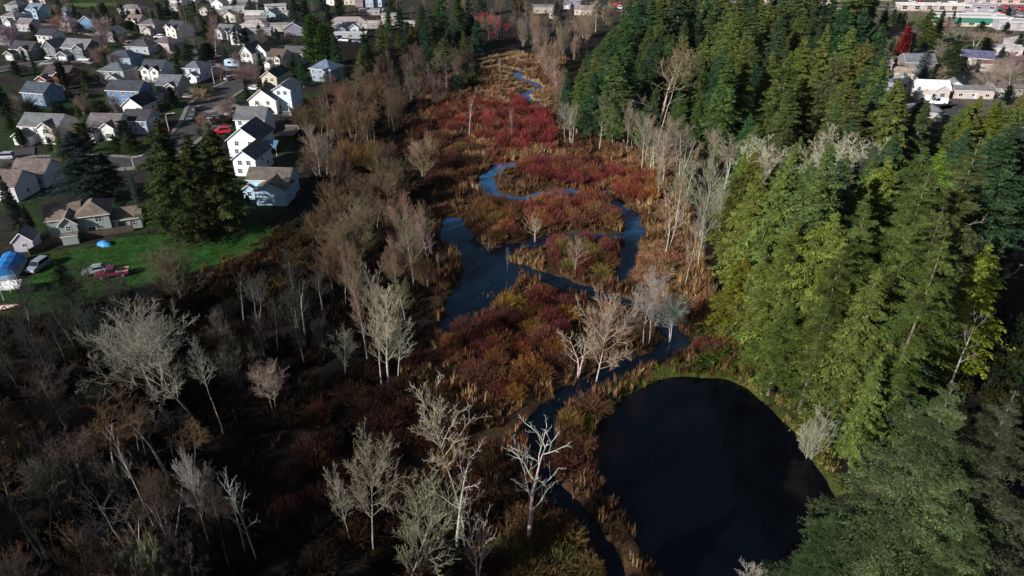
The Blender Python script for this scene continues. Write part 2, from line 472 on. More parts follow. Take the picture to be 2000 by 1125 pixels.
lay("road", [(-100, 62, 3), (60, 50, 3), (180, 64, 3), (240, 72, 3), (300, 85, 3)], M['asphalt'], .218, 1.0)
lay("driveway", [(42, 322, 2.6), (45, 305, 2.6), (46, 291, 2.6)], M['asphalt'], .238)
lay("driveway", [(395, 235, 2.5), (440, 252, 2.5)], M['concrete'], .24)
lay("driveway", [(400, 220, 2.5), (440, 210, 2.5), (462, 205, 2.5)], M['concrete'], .244)
lay("driveway", [(1720, 212, 4), (1800, 210, 4), (1850, 206, 4.2), (1860, 216, 5), (1840, 226, 4.5)], M['asphalt'], .236)
lay("road", [(1300, -8, 5), (1600, 12, 5), (1760, 16, 5), (1900, 28, 5), (2100, 44, 5)], M['asphalt'], .24, 1.5)
# ---------------------------------------------------------------- vegetation prototypes
def norm(a): return a / (np.linalg.norm(a, axis=-1, keepdims=True) + 1e-9)
def blades(base, tip, width, side, mid=.45):
    """pointed four-corner leaves; base, tip, side: (n,3)"""
    n = len(base); m = base + (tip - base) * mid
    w = side * np.asarray(width).reshape(-1, 1)
    V = np.stack([base, m - w, tip, m + w], 1).reshape(-1, 3)
    return V, np.arange(4 * n).reshape(n, 4)
def cedar_fir(seed, H, R0, nb, nl, style):
    """one conifer: branch sprays around a trunk; style sets droop, density and leaf size"""
    g = np.random.default_rng(seed)
    t = np.sort(g.random(nb) ** style['conc']) * (1 - style['bare']) + style['bare']
    if style.get('whorl'): t = np.round(t * style['whorl']) / style['whorl'] + g.normal(0, .004, nb)
    t = np.clip(t, .02, .995)
    az = np.arange(nb) * 2.39996 + g.normal(0, .35, nb)
    prof = (1 - t) ** style['pw']
    low = np.clip((t - style['bare']) / .12, .45, 1)
    L = R0 * prof * low * g.uniform(.62, 1.18, nb) * (1 + .25 * np.sin(az * 2 + seed) + .2 * np.sin(az * 3 + t * 11 + seed) + .12 * np.sin(t * 31)) + .1
    if style.get('gappy'): L *= np.where(g.random(nb) < style['gappy'], .35, 1)
    up = style['up0'] + (style['up1'] - style['up0']) * t + g.normal(0, .08, nb)
    droop = style['droop'] * g.uniform(.6, 1.3, nb)
    d = np.stack([np.cos(az), np.sin(az), 0 * az], 1)
    perp = np.stack([-np.sin(az), np.cos(az), 0 * az], 1)
    s = (np.arange(nl) + .5)[None, :] / nl * .95 + .05 + g.normal(0, .02, (nb, nl))
    s = np.clip(s, .03, 1)
    Lb = L[:, None]
    pos = d[:, None, :] * (s * Lb)[..., None]
    z = (t * H)[:, None] + Lb * (up[:, None] * s - droop[:, None] * s ** 2)
    if style.get('tipup'): z = z + Lb * style['tipup'] * np.clip(s - .7, 0, 1) ** 2 * 3
    pos = pos + perp[:, None, :] * (Lb * .08 * np.sin(s * 5 + az[:, None]))[..., None]
    pos[..., 2] = z
    sg = np.where(np.arange(nl) % 2 == 0, 1, -1)[None, :]
    env = (1.05 - s) ** .6 * np.clip(s / .25, .35, 1)
    tl = Lb * style['tw'] * env * g.uniform(.7, 1.3, (nb, nl)) + style['tmin'] * np.clip(Lb / 1.8, .25, 1)
    ang = style['ang'] + g.normal(0, .2, (nb, nl))
    td = d[:, None, :] * np.cos(ang)[..., None] + perp[:, None, :] * (sg * np.sin(ang))[..., None]
    td = td + np.array([0, 0, 1.0]) * (g.normal(-style['hang'], .16, (nb, nl)))[..., None]
    td = norm(td)
    base = pos.reshape(-1, 3); tip = (pos + td * tl[..., None]).reshape(-1, 3)
    nrm = norm(np.cross(td.reshape(-1, 3), np.array([0, 0, 1.0]) + g.normal(0, .55, (nb * nl, 3))))
    w = (tl * style['wd']).ravel() * g.uniform(.7, 1.25, nb * nl) + style['wmin']
    tin = g.uniform(.7, 1.25, nb * nl) * (np.repeat(g.uniform(1 - style.get('bvar', .2), 1 + style.get('bvar', .2), nb), nl))
    sub = style.get('sub', 0)
    if sub:
        n = len(base); T_ = (tip - base); tn = norm(T_); S2 = 2 * sub
        f = (np.arange(S2) // 2 + .6)[None, :] / sub + g.normal(0, .06, (n, S2)); f = np.clip(f, .05, 1)
        sb = base[:, None, :] + T_[:, None, :] * f[..., None]
        sgn = np.where(np.arange(S2) % 2 == 0, 1, -1)[None, :]
        side = norm(np.cross(tn, nrm))
        side = norm(np.cross(tn, np.array([0, 0, 1.0]) + g.normal(0, .2, (n, 3))))
        a2 = style['sang'] + g.normal(0, .25, (n, S2))
        dd = tn[:, None, :] * np.cos(a2)[..., None] + side[:, None, :] * (sgn * np.sin(a2))[..., None] + np.array([0, 0, 1.0]) * g.normal(-.12 - style['hang'] * .3, .2, (n, S2))[..., None]
        dd = norm(dd); ll = style['slen'] * g.uniform(.6, 1.4, (n, S2)) * (1.15 - .5 * f) * np.repeat(np.clip(.4 + L / 3, .4, 1), nl)[:, None]
        nr = norm(np.cross(dd.reshape(-1, 3), np.array([0, 0, 1.0]) + g.normal(0, style.get('rough', .6), (n * S2, 3))))
        sbf = sb.reshape(-1, 3); lf = ll.ravel()
        V, F = blades(sbf, sbf + dd.reshape(-1, 3) * lf[:, None], lf * style['swd'], nr)
        tint = np.repeat(np.repeat(tin, S2) * g.uniform(.75, 1.25, n * S2), 4) * np.tile(np.array([.8, .95, 1.2, .95]), n * S2)
    else:
        V, F = blades(base, tip, w, nrm)
        tint = np.repeat(tin, 4) * np.tile(np.array([.8, .95, 1.15, .95]), nb * nl)
    # leader sprays
    return V, F, tint, (t, az, L, up, droop)
def limbs(mb_pts, sides=3):
    """segments (p0, p1, r0, r1) -> thin prisms"""
    a = np.array([s[0] for s in mb_pts], float); b = np.array([s[1] for s in mb_pts], float)
    r0 = np.array([s[2] for s in mb_pts], float); r1 = np.array([s[3] for s in mb_pts], float)
    d = norm(b - a); ref = np.where(np.abs(d[:, 2:3]) < .9, np.array([[0, 0, 1.0]]), np.array([[1.0, 0, 0]]))
    u = norm(np.cross(d, ref)); v = np.cross(d, u); n = len(a)
    ring0, ring1 = [], []
    for j in range(sides):
        c, s_ = math.cos(2 * math.pi * j / sides), math.sin(2 * math.pi * j / sides)
        o = u * c + v * s_
        ring0.append(a + o * r0[:, None]); ring1.append(b + o * r1[:, None])
    V = np.stack(ring0 + ring1, 1).reshape(-1, 3)
    base = (np.arange(n) * 2 * sides)[:, None]
    F = np.concatenate([base + np.array([[j, (j + 1) % sides, (j + 1) % sides + sides, j + sides]]) for j in range(sides)])
    return V, F
def make_conifer(seed, H, R0, nb, nl, style, trunk_r=.38):
    V, F, tint, (t, az, L, up, dr) = cedar_fir(seed, H, R0, nb, nl, style)
    crown = make_mesh("crown", V, [F], M['leaf'], tint=tint)
    g = random.Random(seed); segs = []
    zz = [0, .1, .25, .45, .65, .85, 1.0]
    wob = [(g.uniform(-.12, .12), g.uniform(-.12, .12)) for _ in zz]; wob[0] = (0, 0)
    for i in range(len(zz) - 1):
        segs.append(((*wob[i], zz[i] * H - (.8 if i == 0 else 0)), (*wob[i + 1], zz[i + 1] * H), trunk_r * (1 - zz[i]) ** .8 + .03, trunk_r * (1 - zz[i + 1]) ** .8 + .03))
    V1, F1 = limbs(segs, 8)
    bs = []
    for i in range(0, len(t), 4):
        p0 = np.array([0, 0, t[i] * H]); L[i] = L[i] * .8; dd = np.array([math.cos(az[i]), math.sin(az[i]), 0])
        q = lambda s: p0 + dd * L[i] * s + np.array([0, 0, L[i] * (up[i] * s - dr[i] * s * s)])
        bs.append((q(0), q(.45), .045, .025)); bs.append((q(.45), q(.95), .025, .01))
    # bare lower limbs
    for k in range(14):
        a = g.uniform(0, 6.28); z = H * g.uniform(.08, style['bare'] + .08); l = g.uniform(.8, 2.6)
        bs.append((np.array([0, 0, z]), np.array([math.cos(a) * l, math.sin(a) * l, z - .2 * l]), .05, .015))
    V2, F2 = limbs(bs, 3)
    trunk = make_mesh("trunk", np.concatenate([V1, V2]), [F1, F2 + len(V1)], M['bark'])
    return dict(parts=[("trunk", trunk), ("crown", crown)], H=H, R=R0)
FIR = dict(conc=.85, bare=.1, pw=.8, up0=-.05, up1=.35, droop=.38, tipup=.12, tw=.3, tmin=.4, ang=.85, hang=.25, wd=.16, wmin=.05, gappy=.16, sub=4, sang=.8, slen=.44, swd=.2)
CEDAR = dict(conc=.85, bare=.04, pw=.85, up0=.0, up1=.5, droop=.45, tipup=.3, tw=.26, tmin=.45, ang=.7, hang=.75, wd=.2, wmin=.06, gappy=.1, sub=4, sang=.6, slen=.44, swd=.2)
COLM = dict(conc=.9, bare=.03, pw=.38, up0=.7, up1=1.1, droop=.1, tw=.35, tmin=.4, ang=.5, hang=-.4, wd=.2, wmin=.05)
PROTO = {}
PROTO['fir'] = [make_conifer(11 + i, 26, 5.3 + .3 * i, 270, 19, FIR) for i in range(5)]
PROTO['near_fir'] = [make_conifer(31 + i, 30, 7.5, 225, 32, dict(FIR, tmin=.3, tw=.3, bare=.05, gappy=.22, sub=8, slen=.2, swd=.17, bvar=.42, ang=.9, pw=.84, up0=-.12, up1=.35, droop=.3, tipup=.3, hang=.1, whorl=30, rough=.3, conc=.78), .26) for i in range(3)]
PROTO['cedar'] = [make_conifer(41 + i, 24, 5.0, 270, 18, CEDAR) for i in range(3)]
PROTO['far_fir'] = [make_conifer(61 + i, 24, 4.8, 150, 12, dict(FIR, sub=2, slen=.9, swd=.26, tmin=.6, wmin=.1)) for i in range(3)]
PROTO['columnar'] = [make_conifer(71, 18, 2.6, 260, 24, COLM)]

def grow_tree(seed, H, kind):
    """bare broadleaf: returns thick and thin segments"""
    g = random.Random(seed); trunks, thick, thin = [], [], []
    K = dict(
        alder=dict(n=(19, 9, 7, 5), ang=(.8, .65, .65, .6), ratio=(.34, .42, .45, .5), wob=.09, trop=.12, s0=.3, r=.0065, rl=(.05, .026, .015, .011), round=.7),
        lichen=dict(n=(19, 9, 7, 4), ang=(.9, .75, .75, .7), ratio=(.38, .45, .42, .42), wob=.15, trop=.14, s0=.4, r=.010, rl=(.055, .034, .024, .019), round=.95),
        topcrown=dict(n=(15, 8, 6, 4), ang=(.85, .75, .75, .7), ratio=(.24, .45, .42, .42), wob=.14, trop=.14, s0=.62, r=.008, rl=(.05, .032, .023, .018), round=1.0),
        spread=dict(n=(22, 10, 8, 4), ang=(1.15, .75, .75, .7), ratio=(.52, .42, .38, .4), wob=.15, trop=.12, s0=.28, r=.010, rl=(.06, .036, .025, .019), round=.9),
        poplar=dict(n=(24, 8, 6, 4), ang=(.5, .5, .5, .5), ratio=(.26, .45, .45, .5), wob=.06, trop=.16, s0=.22, r=.007, rl=(.04, .024, .015, .011), round=.5),
        snag=dict(n=(11, 5, 3), ang=(.95, .7, .7), ratio=(.3, .42, .45), wob=.15, trop=.06, s0=.35, r=.014, rl=(.06, .035, .022), round=.6),
        pole=dict(n=(8, 4, 3), ang=(.7, .6, .6), ratio=(.17, .5, .5), wob=.04, trop=.12, s0=.5, r=.007, rl=(.03, .018, .013), round=.5),
        bush=dict(n=(14, 9, 7, 5), ang=(.62, .6, .6, .6), ratio=(.7, .45, .42, .45), wob=.11, trop=.09, s0=.03, r=.010, rl=(.04, .022, .014, .010), round=.3),
        farbare=dict(n=(16, 7, 5), ang=(.8, .65, .65), ratio=(.34, .45, .5), wob=.09, trop=.12, s0=.3, r=.008, rl=(.05, .03, .022), round=.7),
    )[kind]
    def br(p, d, L, r, lv):
        k = 7 if lv == 0 else (4 if lv == 1 else 2)
        pts, dirs = [p], [d]
        for i in range(k):
            d = (d + Vector((g.gauss(0, 1), g.gauss(0, 1), g.gauss(0, .6))) * K['wob'] * (1 if lv else .5) + Vector((0, 0, K['trop'] * (1 if lv else .3)))).normalized()
            p = p + d * (L / k); pts.append(p); dirs.append(d)
        for i in range(k):
            a = 1 - i / k * (.85 if lv else .9); b = 1 - (i + 1) / k * (.85 if lv else .9)
            tw = K['rl'][max(lv - 1, 0)]
            (trunks[-1] if lv < 1 else thin).append((tuple(pts[i]), tuple(pts[i + 1]), max(r * a, tw * .6), max(r * b, tw * (.35 if i == k - 1 else .55))))
        if lv >= len(K['n']): return
        n = K['n'][lv]; az = g.random() * 6.28
        n = n if lv == 0 else max(2, round(n * g.uniform(.7, 1.2)))
        for j in range(n):
            s0 = K['s0'] if lv == 0 else .2
            s = s0 + (1 - s0) * (j + g.random()) / n; s = min(s, .98)
            q = s * k; i = min(int(q), k - 1); f = q - i
            pp = pts[i].lerp(pts[i + 1], f); dd = dirs[i + 1]
            az += 2.4 + g.gauss(0, .4)
            ref = Vector((0, 0, 1)) if abs(dd.z) < .9 else Vector((1, 0, 0))
            u = dd.cross(ref).normalized(); v = dd.cross(u)
            a = K['ang'][lv] * g.uniform(.7, 1.25) * (1.15 - .4 * s if lv == 0 else 1)
            nd = (dd * math.cos(a) + (u * math.cos(az) + v * math.sin(az)) * math.sin(a)).normalized()
            c = (s - s0) / (1 - s0); taper = (1 - K['round']) * (1.1 - .8 * c) + K['round'] * (.45 + .75 * math.sin(math.pi * min(1, .18 + c * .72)))
            br(pp, nd, L * K['ratio'][lv] * g.uniform(.65, 1.25) * (taper if lv == 0 else 1.1 - .5 * s), max(r * .45 * (1 - s * .6), K['rl'][lv]), lv + 1)
    starts = [(0, 0)] if kind not in ('bush',) else [(.25, 0), (-.2, .2), (0, -.3)]
    if kind in ('lichen', 'snag', 'topcrown') and seed % 2: starts = [(.3, 0), (-.35, .15)]
    for i, (a, b) in enumerate(starts):
        thick = []; trunks.append(thick)
        d = Vector((a * .35 + g.gauss(0, .03), b * .35 + g.gauss(0, .03), 1)).normalized()
        br(Vector((a, b, -.5)), d, H * (.97 if kind not in ('bush', 'spread') else .75) * (1 if i == 0 else .85), H * K['r'] + .03, 0)
    return trunks, thin
def make_bare(seed, H, kind, tint_lo=.75):
    thick, thin = grow_tree(seed, H, kind)
    g = np.random.default_rng(seed)
    trunks = []
    for tk in thick:
        V, F = limbs(tk, 6); trunks.append(("trunk", make_mesh("trunk", V, [F], M['bark'])))
    V, F = limbs(thin, 3)
    tint = np.repeat(g.uniform(tint_lo, 1.3, len(thin)), 6)
    crown = make_mesh("crown", V, [F], M['twig'], tint=tint)
    rr = np.percentile(np.hypot(V[:, 0], V[:, 1]), 96); hh = V[:, 2].max()
    return dict(parts=trunks + [("crown", crown)], H=float(hh), R=float(rr), n=len(thin))
for kd, cnt, hh in (('alder', 4, 17), ('lichen', 4, 16), ('spread', 2, 15), ('poplar', 2, 18), ('snag', 3, 15), ('pole', 2, 15), ('bush', 3, 7), ('farbare', 2, 14), ('topcrown', 3, 17)):
    PROTO[kd] = [make_bare(100 + 10 * len(kd) + i + ord(kd[0]), hh, kd) for i in range(cnt)]
    print(kd, [(p['n'], round(p['H'], 1), round(p['R'], 1)) for p in PROTO[kd]])

def make_shrub(seed, H, R0, n, width, tips=5):
    """a thicket of upright stems fanning from the ground"""
    g = np.random.default_rng(seed)
    az = g.random(n) * 6.283; rr = np.sqrt(g.random(n))
    b = np.stack([np.cos(az) * rr * R0 * .45, np.sin(az) * rr * R0 * .45, np.full(n, -.3)], 1)
    az2 = az + g.normal(0, .5, n)
    hh = H * (1 - .45 * rr ** 2) * g.uniform(.7, 1.08, n)
    tp = np.stack([np.cos(az2) * rr * R0, np.sin(az2) * rr * R0, hh], 1)
    md = (b + tp) / 2 + np.stack([-np.cos(az2) * .1 * R0 * rr, -np.sin(az2) * .1 * R0 * rr, .08 * hh], 1)
    Vs, Fs, T, off = [], [], [], 0
    tin = g.uniform(.6, 1.35, n)
    for a, c, w in ((b, md, width * 1.2), (md, tp, width)):
        side = norm(np.cross(c - a, g.normal(0, 1, (n, 3))))
        V, F = blades(a - (c - a) * .1, c + (c - a) * .1, w, side); Vs.append(V); Fs.append(F + off); off += len(V); T.append(np.repeat(tin, 4))
    m = n * tips
    pk = np.repeat(np.arange(n), tips); s = g.uniform(.25, 1, m)[:, None]
    a = md[pk] * (1 - s) + tp[pk] * s
    dirv = norm(tp[pk] - md[pk] + g.normal(0, .5, (m, 3)) * H * .18)
    c = a + dirv * (g.uniform(.1, .28, m) * H)[:, None]
    V, F = blades(a, c, width * .75, norm(np.cross(dirv, g.normal(0, 1, (m, 3))))); Vs.append(V); Fs.append(F + off); T.append(np.repeat(tin[pk] * g.uniform(.8, 1.25, m), 4))
    me = make_mesh("stems", np.concatenate(Vs), [np.concatenate(Fs)], M['stem'], tint=np.concatenate(T))
    return dict(parts=[], root=me, H=H, R=R0)
PROTO['shrub'] = [make_shrub(200 + i, 3.2, 2.6, 240, .035) for i in range(3)]
def make_leafbush(seed, H, R0, n, leaf):
    """evergreen or leafy shrub: small leaves through an uneven rounded volume"""
    g = np.random.default_rng(seed)
    k = 9; cc = np.stack([g.normal(0, .42, k) * R0, g.normal(0, .42, k) * R0, g.uniform(.25, .8, k) * H], 1); cr = g.uniform(.3, .55, k) * min(R0, H * .7)
    pk = g.integers(0, k, n); d = norm(g.normal(0, 1, (n, 3))); rad = cr[pk] * g.uniform(.55, 1.08, n)
    a = cc[pk] + d * rad[:, None]; a[:, 2] = np.maximum(a[:, 2], .05)
    td = norm(d + g.normal(0, .6, (n, 3)) + np.array([0, 0, .2])); tl = leaf * g.uniform(.6, 1.4, n)
    V, F = blades(a, a + td * tl[:, None], tl * .28, norm(np.cross(td, g.normal(0, 1, (n, 3)))))
    me = make_mesh("leaves", V, [F], M['leaf'], tint=np.repeat(g.uniform(.6, 1.3, n), 4))
    return dict(parts=[], root=me, H=H, R=R0)
PROTO['leafbush'] = [make_leafbush(300 + i, 2.6, 2.2, 1700, .34) for i in range(3)]

MASS = {'bare tree': [], 'conifer': [], 'shrub': []}
#CULL
def _keys(d): return {(c, *map(int, q.split(','))) for c, s in d.items() for q in s.split()}
# plants nothing of which would be seen, and the smallest of each kind that stand as one mass (decimetres)
HIDDEN = _keys({'b': '413,1083 417,843 1089,1661 -510,2529 -451,398 -482,420 -403,413 -300,426 -523,450 -509,459 -540,487 -568,523 -592,548 -566,548 -597,588 -626,622 -636,646 -615,636 -664,679 -722,782 -740,807 -782,902 -2009,3287 -855,2860 -1144,1766 -1697,3477 -1546,2352 -1950,3004 -1755,3310 -1832,2998 -1523,3382 -1130,4382 -2474,4256 -636,4042 -763,4269 -495,4311 -764,4355 -398,4301 -1415,4104 -1931,4412 -184,4318 -174,4191 -1479,4268 -2084,4246 -1370,4415 1862,3974 495,4435 183,4470 506,4555 575,4497 -196,4137 440,4526 273,4350 -186,4070 -147,4663 -3,4670 41,4712 28,4351 395,4482 -279,4644 398,4576 -286,4599 679,4608 114,4328 258,4573 80,4281 -141,4384 521,4273 333,4704 -104,4300 -23,4187 255,4295 518,4710', 'c': '526,1083 448,983 463,869 444,689 945,2285 1004,2120 987,3027 1437,3302 762,3506 912,2904 1475,3367 703,3710 1110,3128 1207,3613 1047,3336 533,2751 741,3361 637,3220 1172,3058 753,3416 692,3195 472,3259 834,3628 1470,3558 693,3157 834,1893 1032,3388 697,3452 534,3116 894,3047 769,2611 1171,3685 436,3012 1046,3184 727,3611 1028,3747 924,3704 1503,3484 839,3044 541,3251 565,3609 1004,1944 953,3775 1338,3687 672,3040 800,3430 660,3389 1329,3135 619,3602 1290,3040 1043,2647 1493,3248 1321,3613 1338,3608 417,2831 1092,3462 1255,3032 1506,3347 894,3794 1439,3497 647,3328 861,3001 1100,2616 812,3529 1094,3618 1140,3605 865,3067 522,3492 1322,3250 607,3504 1322,3508 938,3508 1586,3570 1586,3537 1003,3502 1623,3589 1263,3513 542,3183 1537,3533 355,2837 579,2968 1302,3405 1657,3533 1189,3723 1029,3587 582,3248 1015,3156 373,2941 1101,3541 873,1634 874,3108 834,3568 864,3188 1066,3588 989,3452 785,3816 743,3740 1273,3681 938,3403 996,2805 634,3717 1095,3091 1229,3409 1039,1378 1300,1493 1172,1392 715,1184 426,1055 1180,1446 803,1348 554,1048 568,1215 1211,1489 764,1294 434,903 1300,1584 433,843 1237,1627 504,774 684,1139 395,938 1163,1567 560,1285 550,1101 715,1284 1134,1508 1011,1403 1070,1410 633,1329 1323,1507 1154,1425 1241,1655 442,1087 500,803 551,890 1224,1439 1040,1468 527,836 640,1169 1121,1496 1096,1511 698,1366 463,850 617,1113 1141,1496 1264,1668 591,955 457,952 659,1273 757,1333 589,1313 890,1421 1290,1625 417,735 687,1319 1239,1604 1357,1589 -1337,2685 -769,2036 -1791,3509 -852,3244 -704,2902 1873,3364 -616,1447', 's': '-1750,3626 -2412,3710 -695,2754 -1866,3109 -1549,2927 -1696,2985 -1858,3049 -2344,3990 -1613,2576 -2043,3642 -1997,3072 -1029,3607 -1874,3740 -1345,2012 -1149,1832 -775,2940 -1528,2410 -1039,2747 -1022,3785 -1786,3340 -1553,3087 -2248,3326 -1319,3459 -2154,3574 -1988,3174 -2317,3918 -817,2529 -925,3418 -1495,2354 -715,2307 1327,2668 1489,2820 -341,2717 -328,2891 711,917 710,750 637,833 818,886 779,834 637,908 750,849 586,778 826,868 642,861 759,761 660,946 711,707 623,893 548,708 675,675 806,828 729,808 343,927 -197,455 -138,455 126,2856 -169,3604 -563,911 370,919 350,929 369,935 339,943 374,962 369,980 369,991'})
